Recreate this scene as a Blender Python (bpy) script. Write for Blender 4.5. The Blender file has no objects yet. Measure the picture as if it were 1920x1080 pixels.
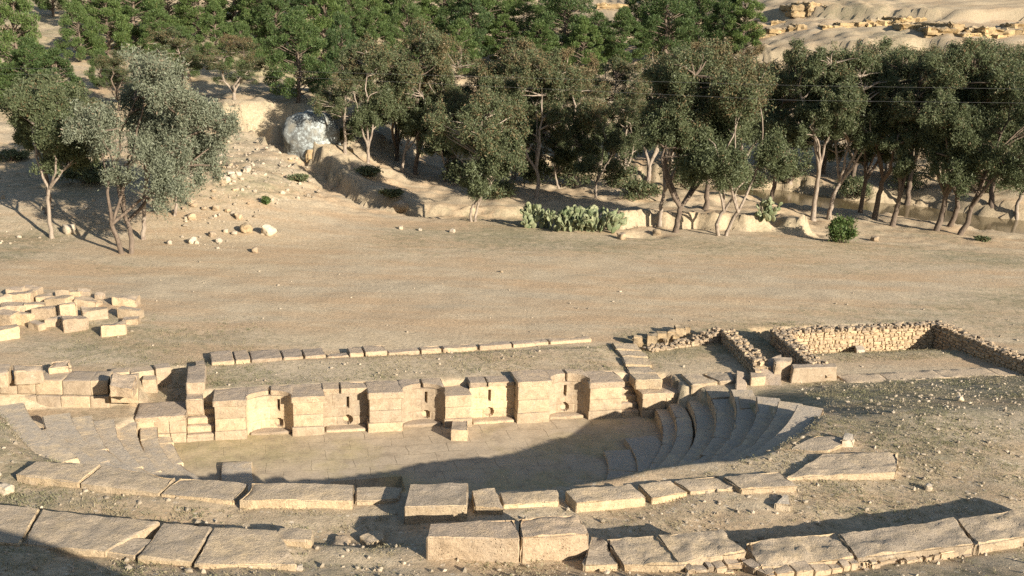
import bpy, bmesh, math, random
import numpy as np
from mathutils import Vector, Matrix
rnd = random.Random(7)
S = bpy.context.scene
COL = S.collection

# ------------------------------------------------------------------ camera geometry
CAM_H, PITCH, ROLL, F = 11.75, math.radians(15), math.radians(2), 1900.0
FWD = np.array([0, math.cos(PITCH), -math.sin(PITCH)])
RT = np.array([1.0, 0, 0])
UP = np.array([0, math.sin(PITCH), math.cos(PITCH)])
EYE = np.array([0, 0, CAM_H])

def ray(px, py):
    a, b = px - 960, py - 540
    x = a * math.cos(ROLL) + b * math.sin(ROLL)
    y = -a * math.sin(ROLL) + b * math.cos(ROLL)
    return FWD * F + RT * x - UP * y

def U(px, py, z):
    d = ray(px, py)
    return EYE + d * ((z - CAM_H) / d[2])

def depth(p):
    return float((np.asarray(p) - EYE) @ FWD)

# ------------------------------------------------------------------ noise
def _h(i, j, k, s):
    n = (i.astype(np.int64) * 374761393 + j.astype(np.int64) * 668265263 + k.astype(np.int64) * 1440662683 + s * 974634551) & 0xffffffff
    n = ((n ^ (n >> 13)) * 1274126177) & 0xffffffff
    n = n ^ (n >> 16)
    return (n & 0xffff) / 65535.0

def vnoise(x, y, z=0.0, seed=0):
    x = np.asarray(x, float); y = np.asarray(y, float); z = np.asarray(z, float) + np.zeros_like(x)
    i, j, k = np.floor(x), np.floor(y), np.floor(z)
    fx, fy, fz = x - i, y - j, z - k
    fx = fx * fx * (3 - 2 * fx); fy = fy * fy * (3 - 2 * fy); fz = fz * fz * (3 - 2 * fz)
    o = 0
    for a in (0, 1):
        for b in (0, 1):
            for c in (0, 1):
                o = o + _h(i + a, j + b, k + c, seed) * (fx if a else 1 - fx) * (fy if b else 1 - fy) * (fz if c else 1 - fz)
    return o * 2 - 1

def fbm(x, y, z=0.0, octs=3, seed=0):
    o, amp, f = 0, 1.0, 1.0
    for q in range(octs):
        o = o + amp * vnoise(np.asarray(x) * f, np.asarray(y) * f, np.asarray(z) * f, seed + q * 17)
        amp *= 0.5; f *= 2.03
    return o

def ss(x):
    x = np.clip(x, 0, 1)
    return x * x * (3 - 2 * x)

def polydist(x, y, pts):
    """distance to a polyline and the share along it"""
    best = np.full(np.shape(x), 1e9)
    for (x0, y0), (x1, y1) in zip(pts[:-1], pts[1:]):
        dx, dy = x1 - x0, y1 - y0
        t = np.clip(((x - x0) * dx + (y - y0) * dy) / (dx * dx + dy * dy), 0, 1)
        best = np.minimum(best, np.hypot(x - x0 - t * dx, y - y0 - t * dy))
    return best

# ------------------------------------------------------------------ theatre frame
CX, CY = -2.76, 30.91
AX = math.radians(13.2)
CA, SA = math.cos(AX), math.sin(AX)

def W(s, t, z=0.0):
    return np.array([CX + s * CA - t * SA, CY + s * SA + t * CA, z])

def ST(x, y):
    return (x - CX) * CA + (y - CY) * SA, -(x - CX) * SA + (y - CY) * CA

FLOOR_Z = -1.16
GULLY = [(-19, 77), (-15.4, 71.7), (-12.5, 66.4), (-9.2, 62.9), (-6.4, 61.3), (-2.8, 61.2), (2.5, 62.0)]
RINGX = [-30, -9.26, -5.5, -1.4, 1.45, 4.9, 7.0, 10.3, 15, 40]
RINGY = [20, 16.7, 16.3, 16.4, 16.6, 16.65, 17.2, 18.1, 20.2, 34]
RIVX = [-60, -30, -14, -4, 5, 15, 23, 33, 45, 70, 160]
RIVY = [125, 112, 102, 94, 88, 84.5, 81.5, 74.5, 66, 53, 10]

def H(x, y):
    x = np.asarray(x, float); y = np.asarray(y, float)
    s, t = ST(x, y)
    r = np.hypot(x - CX, y - CY)
    ang = np.degrees(np.arctan2(y - CY, x - CX))
    # ---- the slope that carries the seats
    q = 0.275 * (-t - 1.6) + 0.8 * ss((-9.7 - s) / 1.8) * ss((-t - 1.4) / 2.2)
    z = 0.5 * (q + np.sqrt(q * q + 0.01)) - 0.02
    z = 1.86 - 0.5 * ((1.86 - z) + np.sqrt((1.86 - z) ** 2 + 0.01)) + 0.03
    z = np.maximum(z, 0)
    ye = np.interp(x, RINGX, RINGY)
    z = z + (0.36 - 0.20 * ss((x - 2) / 4)) * ss((ye + 1.15 - y) / 0.9) * ss((-t - 5) / 4)
    z = z + 0.15 * ss((ye + 0.3 - y) / 0.6) * ss((x - 2) / 3)
    z = z + 0.22 * np.maximum(0, ye - 0.3 - y) * ss((-t - 4) / 6)
    z = z + 2.75 * np.exp(-((y - 7.6) / 1.3) ** 2) * ss((4.4 - x) / 6.5) * ss((x + 12) / 3)  # added mound below the frame, shaped to throw the bottom-left shadow
    z = z + 0.03 * fbm(x * 0.35, y * 0.35, 0, 3, 3) * (1 + ss(-t / 4))
    # ---- the far land
    left = 0.12 * np.maximum(0, y - 51) * ss((-5 - x) / 12)
    left = left + 0.9 * np.exp(-((x + 17.5) / 4.5) ** 2 - ((y - 61) / 5.0) ** 2)
    by = y - 58.9 - 0.05 * (x - 10) - 0.7 * fbm(x * 0.5, y * 0.15, 0, 3, 15)
    near = left + 0.85 * ss(by / 0.5) * ss((5.5 - by) / 5.0) * ss((x - 4) / 2.5) * ss((18.5 - x) / 1.5) * (1 - 0.85 * np.exp(-((x - 15.6) / 0.6) ** 2))
    near = near - 0.75 * np.exp(-((x - 7.3) / 1.0) ** 2 - ((y - 56.7) / 0.6) ** 2)
    near = near - 0.6 * ss((y - 57.3 + 0.28 * np.maximum(0, x - 17) - 0.5 * fbm(x * 0.4, y * 0.4, 0, 2, 16)) / 0.9) * ss((x - 16) / 4)
    yc = np.interp(x, RIVX, RIVY)
    B = (y - yc) * 0.86 + 1.2 * fbm(x * 0.12, y * 0.12, 0, 2, 9)
    right_far = -0.9 + 0.145 * np.maximum(0, B - 6) + 1.2 * fbm(x * 0.03, y * 0.03, 0, 2, 19) * ss((B - 10) / 20)
    lw = ss((x + 40) / 42)
    far = (0.12 * (y - 51)) * (1 - lw) + right_far * lw
    # ledges of the hillside on the right
    for (x0, b0, hh) in ((26, 58, 1.5), (34, 47, 1.3), (18, 80, 1.6)):
        e = B - b0 - 3.0 * fbm(x * 0.07, y * 0.02, 0, 3, int(b0))
        far = far + hh * ss(e / 1.2) * ss((x - x0) / 10)
    bed = -3.1
    m = ss((B + 9.5) / 5.5)
    zz = near * (1 - m) + bed * m
    m2 = ss((B - 3.2) / 3.0)
    zz = zz * (1 - m2) + far * m2
    g = ss((x + 34) / 14)
    zz = zz * g + (0.12 * np.maximum(0, y - 51)) * (1 - g)
    # the small gully cut through the bank
    gd = polydist(x, y, GULLY) + 0.35 * fbm(x * 0.5, y * 0.5, 0, 2, 31)
    zz = zz - (1.35 - 0.9 * ss((x + 7.5) / 3)) * ss((2.0 - gd) / 0.95) * ss((y - 58.5) / 1.5) * ss((6 - x) / 4)
    # the eroded ochre face above the gully's head
    ed = y - 76.5 - 0.25 * (x + 18) - 0.8 * fbm(x * 0.4, y * 0.1, 0, 2, 37)
    zz = zz + 1.3 * ss(ed / 0.9) * ss((x + 27) / 5) * ss((-8 - x) / 4) * ss((92 - y) / 8)
    w = ss((y - 44) / 6)
    z = z * (1 - w) + (zz + 0.02 * fbm(x * 0.3, y * 0.3, 0, 3, 5)) * w
    z = z - 0.17 * ss((11.6 - s) / 1.2) * ss((s - 7.5) / 0.8) * ss((-1.4 - t) / 0.6) * ss((t + 10.0) / 1.5)
    z = z - 0.36 * ss((-8.3 - s) / 0.3) * ss((0.9 - t) / 0.2) * ss((t + 5) / 3)
    z = z + 0.10 * ss((7.2 - np.abs(s)) / 0.4) * ss((t - 0.2) / 0.3) * ss((3.4 - t) / 0.4)
    # ---- pit for the orchestra and the seats
    rp = 11.3 + 1.05 * ss((np.abs(s) - 3.5) / 3.5)
    pit = ss((rp - r) / 0.35) * ss((0.28 - t) / 0.3) * ss((s + 8.45 + 0.72 * np.maximum(0, -t)) / 0.3) * ss((9.15 + 0.5 * ss((-t - 1.5) / 1) - s) / 0.3)
    pit = np.where((s > 8.5) & (t > -1.2), pit * 0, pit)
    z = z * (1 - pit) + np.clip(-0.97 + 0.655 * (r - 8.76), -1.9, 1.15) * pit
    # passages beside the stage
    pl = ss((s + 9.0) / 0.3) * ss((-7.15 - s) / 0.3) * ss((t + 0.3) / 0.2) * ss((3.0 - t) / 0.4)
    z = z * (1 - pl) - 0.5 * pl
    # sunk floor of the large room, and the walled yard
    rm = ss((s - 13.75) / 0.3) * ss((21.1 - s) / 0.3) * ss((t - 1.4) / 1.2) * ss((4.9 - t) / 0.25)
    z = z - 0.38 * rm
    return z

def Hs(x, y):
    return float(H(np.array([x]), np.array([y]))[0])

def G(px, py):
    """where the line of sight first meets the ground"""
    d = ray(px, py); d = d / np.linalg.norm(d)
    tt = np.concatenate([np.arange(12, 110, 0.1), np.arange(110, 420, 0.6)])
    P = EYE + tt[:, None] * d
    hz = H(P[:, 0], P[:, 1])
    i = int(np.argmax(P[:, 2] < hz))
    p = P[i].copy(); p[2] = hz[i]
    return p

# ------------------------------------------------------------------ object helpers
def obj(name, me, mat=None, parent=None, loc=None, rotz=0.0):
    o = bpy.data.objects.new(name, me); COL.objects.link(o)
    if mat is not None and me is not None and not me.materials:
        me.materials.append(mat)
    if parent is not None:
        o.parent = parent
    if loc is not None:
        o.location = [float(c) for c in loc]
    if rotz:
        o.rotation_euler = (0, 0, rotz)
    return o

def tag(o, label=None, cat=None, group=None, kind=None):
    if label: o['label'] = label
    if cat: o['category'] = cat
    if group: o['group'] = group
    if kind or label: o['kind'] = kind or 'thing'
    return o

def empty(name, loc, label, cat, group=None, rotz=0.0):
    o = obj(name, None, loc=loc, rotz=rotz); o.empty_display_size = 0.3
    return tag(o, label, cat, group)

def mesh(name, V, Fc, smooth=True, sharp=None):
    me = bpy.data.meshes.new(name)
    V = np.asarray(V, np.float32)
    if isinstance(Fc, np.ndarray):
        n, k = Fc.shape
        me.vertices.add(len(V)); me.vertices.foreach_set('co', V.ravel())
        me.loops.add(n * k); me.loops.foreach_set('vertex_index', Fc.astype(np.int32).ravel())
        me.polygons.add(n)
        me.polygons.foreach_set('loop_start', np.arange(0, n * k, k, dtype=np.int32))
        me.polygons.foreach_set('loop_total', np.full(n, k, np.int32))
        me.update(calc_edges=True)
    else:
        me.from_pydata([tuple(map(float, v)) for v in V], [], Fc)
    me.polygons.foreach_set('use_smooth', np.full(len(me.polygons), smooth))
    if smooth and sharp:
        me.set_sharp_from_angle(angle=math.radians(sharp))
    me.update()
    return me

class Acc:
    """collects vertices and quads of one mesh"""
    def __init__(s): s.V = []; s.F = []; s.n = 0
    def add(s, V, Fc):
        V = np.asarray(V, float); Fc = np.asarray(Fc, np.int64)
        s.V.append(V); s.F.append(Fc + s.n); s.n += len(V)
    def mesh(s, name, smooth=True, sharp=None):
        return mesh(name, np.concatenate(s.V), np.concatenate(s.F), smooth, sharp)

# ---- a stone: the unit cube, subdivided, mapped anywhere, weathered by noise
_cube_cache = {}
def unit_box(nx, ny, nz):
    k = (nx, ny, nz)
    if k in _cube_cache: return _cube_cache[k]
    idx = {}; V = []; Fq = []
    def vi(a, b, c):
        q = (a, b, c)
        if q not in idx:
            idx[q] = len(V); V.append((a / nx, b / ny, c / nz))
        return idx[q]
    for a in range(nx):
        for b in range(ny):
            Fq.append((vi(a, b, nz), vi(a + 1, b, nz), vi(a + 1, b + 1, nz), vi(a, b + 1, nz)))
            Fq.append((vi(a, b, 0), vi(a, b + 1, 0), vi(a + 1, b + 1, 0), vi(a + 1, b, 0)))
    for a in range(nx):
        for c in range(nz):
            Fq.append((vi(a, 0, c), vi(a + 1, 0, c), vi(a + 1, 0, c + 1), vi(a, 0, c + 1)))
            Fq.append((vi(a, ny, c), vi(a, ny, c + 1), vi(a + 1, ny, c + 1), vi(a + 1, ny, c)))
    for b in range(ny):
        for c in range(nz):
            Fq.append((vi(0, b, c), vi(0, b, c + 1), vi(0, b + 1, c + 1), vi(0, b + 1, c)))
            Fq.append((vi(nx, b, c), vi(nx, b + 1, c), vi(nx, b + 1, c + 1), vi(nx, b, c + 1)))
    r = (np.array(V), np.array(Fq))
    _cube_cache[k] = r
    return r

def stone(fn, dims, seed, rough=0.02, chip=0.035, res=0.11, cap=16, skip=None, edge=0.032):
    """fn maps (a,b,c) arrays in 0..1 to world; dims are the rough sizes in metres"""
    n = [max(3, min(cap, int(round(d / res)) + 2)) for d in dims]
    V, Fq = unit_box(*n)
    V = V.copy()
    for k in range(3):
        # a narrow border cell along every edge keeps the arrises crisp
        e = min(0.3 / n[k], edge / max(dims[k], 0.05)); w = V[:, k] * n[k]
        if n[k] >= 3:
            mid = e + (w - 1) / (n[k] - 2) * (1 - 2 * e)
            V[:, k] = np.where(w < 0.5, 0, np.where(w > n[k] - 0.5, 1, mid))
    a, b, c = V[:, 0], V[:, 1], V[:, 2]
    P = fn(a, b, c)
    Nn = np.zeros_like(V); cnt = np.zeros(len(V))
    for k in range(3):
        lo = V[:, k] < 1e-6; hi = V[:, k] > 1 - 1e-6
        Nn[lo, k] = -1; Nn[hi, k] = 1
        if k != skip: cnt += lo | hi
    # direction back to the middle along each clamped axis
    e = 1e-3
    Jx = (fn(np.minimum(a + e, 1), b, c) - fn(np.maximum(a - e, 0), b, c))
    Jy = (fn(a, np.minimum(b + e, 1), c) - fn(a, np.maximum(b - e, 0), c))
    Jz = (fn(a, b, np.minimum(c + e, 1)) - fn(a, b, np.maximum(c - e, 0)))
    D = np.zeros_like(P)
    for k, J in enumerate((Jx, Jy, Jz)):
        J = J / (np.linalg.norm(J, axis=1, keepdims=True) + 1e-9)
        D += J * Nn[:, k:k + 1]
    D /= np.linalg.norm(D, axis=1, keepdims=True) + 1e-9
    n1 = fbm(P[:, 0] * 2.6, P[:, 1] * 2.6, P[:, 2] * 2.6, 3, seed % 97)
    n2 = vnoise(P[:, 0] * 3.7, P[:, 1] * 3.7, P[:, 2] * 3.7, seed % 89 + 200)
    n3 = vnoise(P[:, 0] * 9, P[:, 1] * 9, P[:, 2] * 9, seed % 61 + 400)
    big_ = fbm(P[:, 0] * 1.1, P[:, 1] * 1.1, P[:, 2] * 1.1, 2, seed % 71 + 300)
    amp = rough * (0.75 * n1 + 0.35 * n3)
    # broken corners and arrises
    dl = np.asarray(dims)
    near_e = np.sort(np.minimum(V, 1 - V) * dl + (np.arange(3) == (-1 if skip is None else skip)) * 9.0, axis=1)[:, 1]
    amp = amp - np.where(cnt >= 2, chip * (0.22 + 0.25 * (cnt - 2) + 0.35 * (n2 + 1)), 0)
    amp = amp - min(2.2 * chip, 0.12) * np.maximum(0, big_ - 0.15) * np.clip(1 - near_e / 0.16, 0, 1)
    P = P + D * amp[:, None]
    return P, Fq

def quad_fn(q, z0, z1, batter=0.0, zt=None):
    """q: BL, BR, FR, FL plan corners (world xy); zt: four top heights"""
    q = [np.asarray(p, float)[:2] for p in q]
    c0 = sum(q) / 4
    def fn(a, b, c):
        a = a[:, None]; b = b[:, None]
        xy = (q[3] * (1 - a) + q[2] * a) * (1 - b) + (q[0] * (1 - a) + q[1] * a) * b
        xy = xy + (xy - c0) * (batter * (1 - c))[:, None]
        if zt is None:
            top = np.full(len(c), z1)
        else:
            A = a[:, 0]; Bq = b[:, 0]
            top = (zt[3] * (1 - A) + zt[2] * A) * (1 - Bq) + (zt[0] * (1 - A) + zt[1] * A) * Bq
        z = z0 + (top - z0) * c
        return np.column_stack([xy, z])
    w = np.linalg.norm(q[1] - q[0]); d = np.linalg.norm(q[0] - q[3])
    return fn, (w, d, z1 - z0)

def box_fn(s0, s1, t0, t1, z0, z1, batter=0.0):
    q = [W(s0, t1), W(s1, t1), W(s1, t0), W(s0, t0)]
    return quad_fn(q, z0, z1, batter)

def arc_fn(cx, cy, r0, r1, a0, a1, z0, z1):
    """a block bent along an arc; a0 > a1 in degrees so that the frame stays right-handed"""
    def fn(a, b, c):
        th = np.radians(a1 + (a0 - a1) * a); r = r1 + (r0 - r1) * b
        return np.column_stack([cx + r * np.cos(th), cy + r * np.sin(th), z0 + (z1 - z0) * c])
    rm = (r0 + r1) / 2
    return fn, (rm * math.radians(abs(a0 - a1)), abs(r1 - r0), z1 - z0)

_seed = [11]
def stone_obj(name, fd, mat, parent=None, rough=0.02, chip=0.035, res=0.11, cap=16, sharp=38, skip=None, edge=0.032):
    _seed[0] += 1
    P, Fq = stone(fd[0], fd[1], _seed[0], rough, chip, res, cap, skip, edge)
    if parent is None:
        o3 = np.array([P[:, 0].mean(), P[:, 1].mean(), P[:, 2].min()])
    else:
        o3 = np.zeros(3)
        pl = np.array(parent.location); P = P - pl; o3 = np.array([P[:, 0].mean(), P[:, 1].mean(), P[:, 2].min()])
    me = mesh(name, P - o3, Fq, True, sharp)
    return obj(name, me, mat, parent, loc=o3)

# ------------------------------------------------------------------ materials
def new_mat(name):
    m = bpy.data.materials.new(name); m.use_nodes = True
    nt = m.node_tree; nt.nodes.clear()
    return m, nt

class N:
    def __init__(s, nt): s.nt = nt
    def __call__(s, typ, ins=None, **kw):
        n = s.nt.nodes.new(typ)
        for k, v in kw.items(): setattr(n, k, v)
        for k, v in (ins or {}).items():
            if isinstance(v, bpy.types.NodeSocket): s.nt.links.new(v, n.inputs[k])
            else: n.inputs[k].default_value = v
        return n
    def noise(s, vec, scale, detail=4, rough=0.55, dist=0.0):
        return s('ShaderNodeTexNoise', {'Vector': vec, 'Scale': scale, 'Detail': detail, 'Roughness': rough, 'Distortion': dist}).outputs['Fac']
    def ramp(s, fac, a, b, ca=(0, 0, 0, 1), cb=(1, 1, 1, 1)):
        n = s('ShaderNodeValToRGB', {'Fac': fac}); e = n.color_ramp.elements
        e[0].position = a; e[1].position = b; e[0].color = ca; e[1].color = cb
        return n.outputs['Color']
    def mix(s, fac, a, b, mode='MIX'):
        n = s.nt.nodes.new('ShaderNodeMix'); n.data_type = 'RGBA'; n.blend_type = mode
        for i, v in ((0, fac), (6, a), (7, b)):
            if isinstance(v, bpy.types.NodeSocket): s.nt.links.new(v, n.inputs[i])
            else: n.inputs[i].default_value = v if i == 0 else (*v, 1)
        return n.outputs[2]
    def math(s, op, a, b=0.0, c=None, clamp=False):
        d = {0: a, 1: b}
        if c is not None: d[2] = c
        return s('ShaderNodeMath', d, operation=op, use_clamp=clamp).outputs[0]
    def attr(s, name): return s('ShaderNodeAttribute', attribute_name=name).outputs['Fac']
    def out(s, col, rough=0.9, bump=None, strength=0.5, dist=0.03, spec=0.2, **kw):
        p = s('ShaderNodeBsdfPrincipled', {'Roughness': rough, 'Specular IOR Level': spec, **kw})
        if isinstance(col, bpy.types.NodeSocket): s.nt.links.new(col, p.inputs['Base Color'])
        else: p.inputs['Base Color'].default_value = (*col, 1)
        if bump is not None:
            b = s('ShaderNodeBump', {'Height': bump, 'Strength': strength, 'Distance': dist})
            s.nt.links.new(b.outputs[0], p.inputs['Normal'])
        o = s('ShaderNodeOutputMaterial', {'Surface': p.outputs[0]})
        return p

def mat_ground():
    m, nt = new_mat('dry_ground'); n = N(nt)
    P = n('ShaderNodeNewGeometry').outputs['Position']
    big = n.noise(P, 0.09, 3); mid = n.noise(P, 0.7, 5, 0.6); fine = n.noise(P, 7, 6, 0.7)
    col = n.mix(n.ramp(big, 0.38, 0.64), (0.44, 0.345, 0.225), (0.385, 0.315, 0.22))
    col = n.mix(n.ramp(mid, 0.42, 0.75), col, (0.49, 0.40, 0.275))
    st = n('ShaderNodeMapping', {'Vector': P, 'Scale': (0.12, 0.55, 1.0)}).outputs[0]
    col = n.mix(n.math('MULTIPLY', n.ramp(n.noise(st, 1.0, 5, 0.65), 0.43, 0.62), 0.85), col, (0.43, 0.305, 0.185))
    # yellow earth on cut faces
    col = n.mix(n.attr('ochre'), col, n.mix(n.noise(P, 2.2, 5, 0.7), (0.32, 0.255, 0.165), (0.41, 0.335, 0.225)))
    # stones
    v = n('ShaderNodeTexVoronoi', {'Vector': P, 'Scale': 7.0, 'Randomness': 1.0})
    sp = n.math('MULTIPLY', n.math('LESS_THAN', v.outputs['Distance'], 0.33), n.math('GREATER_THAN', n('ShaderNodeSeparateColor', {0: v.outputs['Color']}).outputs[0], 0.6))
    sp = n.math('MULTIPLY', sp, n.attr('stony'))
    col = n.mix(n.math('MULTIPLY', sp, 0.8), col, n.mix(n('ShaderNodeSeparateColor', {0: v.outputs['Color']}).outputs[1], (0.30, 0.24, 0.17), (0.62, 0.53, 0.40)))
    # weeds
    wn = n.math('ADD', n.math('MULTIPLY', n.noise(P, 2.2, 8, 0.72), 0.75), n.math('MULTIPLY', n.noise(P, 0.22, 3), 0.35))
    th = n.math('MULTIPLY_ADD', n.attr('weed'), -0.40, 0.73)
    wf = n.math('MULTIPLY', n.math('SUBTRACT', wn, th), 5.5, clamp=True)
    wc = n.mix(n.ramp(n.noise(P, 3.5, 4), 0.35, 0.65), (0.135, 0.14, 0.078), (0.24, 0.215, 0.13))
    col = n.mix(n.math('MULTIPLY', wf, 0.68), col, wc)
    dk = n.math('MULTIPLY', n.ramp(n.noise(P, 4.0, 7, 0.8), 0.54, 0.66), 0.4)
    col = n.mix(n.math('MULTIPLY', dk, n.math('ADD', 0.35, n.math('MULTIPLY', n.attr('stony'), 0.65))), col, (0.17, 0.145, 0.095))
    v2 = n.math('MULTIPLY_ADD', fine, 1.3, 0.36)
    col = n.mix(1.0, col, n('ShaderNodeCombineColor', {0: v2, 1: v2, 2: v2}).outputs[0], 'MULTIPLY')
    h = n.math('ADD', n.math('MULTIPLY', fine, 0.5), n.math('ADD', n.math('MULTIPLY', n.noise(P, 28, 4, 0.7), 0.25), n.math('MULTIPLY', sp, 0.4)))
    n.out(col, 0.95, h, 0.55, 0.09, 0.1)
    return m

def mat_stone(name, c0, c1, top, toplich=0.55, bump=0.5, pit=0.5, joints=None):
    m, nt = new_mat(name); n = N(nt)
    g = n('ShaderNodeNewGeometry'); P = g.outputs['Position']
    oi = n('ShaderNodeObjectInfo').outputs['Random']
    big = n.noise(P, 0.9, 4, 0.6); mid = n.noise(P, 4.5, 6, 0.65); fine = n.noise(P, 26, 5, 0.75)
    col = n.mix(n.ramp(big, 0.3, 0.7), c0, c1)
    col = n.mix(n.math('MULTIPLY', oi, 0.45), col, (c0[0] * 1.12, c0[1] * 1.05, c0[2] * 0.95))
    col = n.mix(n.math('MULTIPLY', n.ramp(mid, 0.46, 0.68), 0.6), col, (c1[0] * 0.62, c1[1] * 0.58, c1[2] * 0.55))
    ri = g.outputs['Random Per Island']
    col = n.mix(1.0, col, n.ramp(ri, 0.0, 1.0, (0.76, 0.76, 0.77, 1), (1.16, 1.13, 1.06, 1)), 'MULTIPLY')
    st_ = n.math('MULTIPLY', n.ramp(n.noise(P, 1.7, 6, 0.7), 0.52, 0.66), 0.42)
    col = n.mix(st_, col, (0.235, 0.20, 0.16))
    col = n.mix(1.0, col, n.ramp(oi, 0.0, 1.0, (0.86, 0.85, 0.84, 1), (1.08, 1.06, 1.0, 1)), 'MULTIPLY')
    # lichen and dust on what lies flat to the weather
    nz = n('ShaderNodeSeparateXYZ', {0: g.outputs['Normal']}).outputs[2]
    lf = n.math('MULTIPLY', n.ramp(nz, 0.55, 0.9), n.ramp(n.math('ADD', n.math('MULTIPLY', mid, 0.6), n.math('MULTIPLY', big, 0.5)), 0.36, 0.62))
    col = n.mix(n.math('MULTIPLY', lf, toplich), col, top)
    # dark pits and rusty stains
    vv = n('ShaderNodeTexVoronoi', {'Vector': P, 'Scale': 17}).outputs['Distance']
    pf = n.math('MULTIPLY', n.math('SUBTRACT', 1.0, n.ramp(vv, 0.08, 0.26)), n.ramp(n.noise(P, 2.6, 3), 0.5, 0.66))
    col = n.mix(n.math('MULTIPLY', pf, pit), col, (0.15, 0.115, 0.075))
    sp_ = n.noise(P, 8.5, 6, 0.8)
    col = n.mix(n.math('MULTIPLY', n.ramp(sp_, 0.55, 0.66), 0.45), col, (c1[0] * 0.5, c1[1] * 0.5, c1[2] * 0.5))
    col = n.mix(n.math('MULTIPLY', n.ramp(n.noise(P, 5.5, 6, 0.8), 0.58, 0.7), 0.4), col, (0.60, 0.53, 0.42))
    v2 = n.math('MULTIPLY_ADD', fine, 1.3, 0.36)
    col = n.mix(1.0, col, n('ShaderNodeCombineColor', {0: v2, 1: v2, 2: v2}).outputs[0], 'MULTIPLY')
    h = n.math('ADD', n.math('MULTIPLY', mid, 0.7), n.math('MULTIPLY', fine, 0.35))
    h = n.math('SUBTRACT', n.math('ADD', h, n.math('MULTIPLY', sp_, 0.5)), n.math('MULTIPLY', pf, 0.6))
    n.out(col, 0.9, h, min(1.0, bump * 1.5), 0.06, 0.15)
    return m

def mat_paving():
    m, nt = new_mat('old_paving'); n = N(nt)
    P = n('ShaderNodeNewGeometry').outputs['Position']
    Q = n('ShaderNodeMapping', {'Vector': P, 'Rotation': (0, 0, -AX)}).outputs[0]
    Q = n.mix(0.28, Q, n('ShaderNodeTexNoise', {'Vector': P, 'Scale': 1.1}).outputs['Color'], 'ADD')
    b = n('ShaderNodeTexBrick', {'Vector': Q, 'Scale': 1.0, 'Mortar Size': 0.012, 'Mortar Smooth': 0.6, 'Brick Width': 1.25, 'Row Height': 0.66,
                                 'Color1': (0.0, 0, 0, 1), 'Color2': (1, 1, 1, 1), 'Mortar': (0.5, 0.5, 0.5, 1)}, offset=0.37)
    c = n.mix(b.outputs['Color'], (0.38, 0.305, 0.215), (0.425, 0.345, 0.245))
    c = n.mix(n.ramp(n.noise(P, 0.5, 5, 0.6), 0.42, 0.65), c, (0.44, 0.35, 0.24))
    dust = n.math('MAXIMUM', n.math('MULTIPLY', n.attr('dust'), 1.0), n.ramp(n.noise(P, 0.35, 4, 0.6), 0.5, 0.62))
    c = n.mix(n.math('MULTIPLY', n.math('MULTIPLY', n.math('MULTIPLY', b.outputs['Fac'], 0.75), n.ramp(n.noise(P, 0.9, 3), 0.32, 0.5)), n.math('SUBTRACT', 1.0, n.math('MULTIPLY', dust, 0.8))), c, (0.12, 0.095, 0.06))
    c = n.mix(n.math('MULTIPLY', dust, 0.75), c, n.mix(n.ramp(n.noise(P, 2.0, 6, 0.7), 0.4, 0.65), (0.44, 0.35, 0.20), (0.30, 0.255, 0.125)))
    c = n.mix(n.math('MULTIPLY', n.ramp(n.noise(P, 1.9, 7, 0.75), 0.5, 0.66), 0.6), c, (0.25, 0.195, 0.135))
    f = n.noise(P, 11, 6, 0.7)
    v2 = n.math('MULTIPLY_ADD', f, 0.8, 0.6)
    c = n.mix(1.0, c, n('ShaderNodeCombineColor', {0: v2, 1: v2, 2: v2}).outputs[0], 'MULTIPLY')
    h = n.math('SUBTRACT', n.math('MULTIPLY', f, 0.4), n.math('MULTIPLY', b.outputs['Fac'], 0.6))
    n.out(c, 0.92, h, 0.5, 0.04, 0.12)
    return m

def mat_leaf(name, cols, brown, trans=0.3):
    m, nt = new_mat(name); n = N(nt)
    ri = n('ShaderNodeNewGeometry').outputs['Random Per Island']
    oi = n('ShaderNodeObjectInfo').outputs['Random']
    c = n.mix(ri, cols[0], cols[1])
    c = n.mix(n.math('MULTIPLY', oi, 0.75), c, cols[2])
    c = n.mix(n.attr('brown'), c, brown)
    d = n('ShaderNodeBsdfDiffuse', {'Color': c})
    t = n('ShaderNodeBsdfTranslucent', {'Color': c})
    g = n('ShaderNodeBsdfGlossy', {'Color': (1, 1, 1, 1), 'Roughness': 0.5})
    x = n('ShaderNodeMixShader', {0: trans, 1: d.outputs[0], 2: t.outputs[0]})
    y = n('ShaderNodeMixShader', {0: 0.012, 1: x.outputs[0], 2: g.outputs[0]})
    n('ShaderNodeOutputMaterial', {'Surface': y.outputs[0]})
    return m

def mat_bark(name, a, b, d):
    m, nt = new_mat(name); n = N(nt)
    P = n('ShaderNodeTexCoord').outputs['Object']
    Q = n('ShaderNodeMapping', {'Vector': P, 'Scale': (1, 1, 0.25)}).outputs[0]
    oi = n('ShaderNodeObjectInfo').outputs['Random']
    x = n.noise(Q, 5, 5, 0.65)
    c = n.mix(n.ramp(x, 0.35, 0.65), a, b)
    c = n.mix(n.math('MULTIPLY', n.ramp(n.noise(Q, 11, 4), 0.52, 0.62), 0.8), c, d)
    n.out(c, 0.9, x, 0.6, 0.05, 0.1)
    return m

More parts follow.
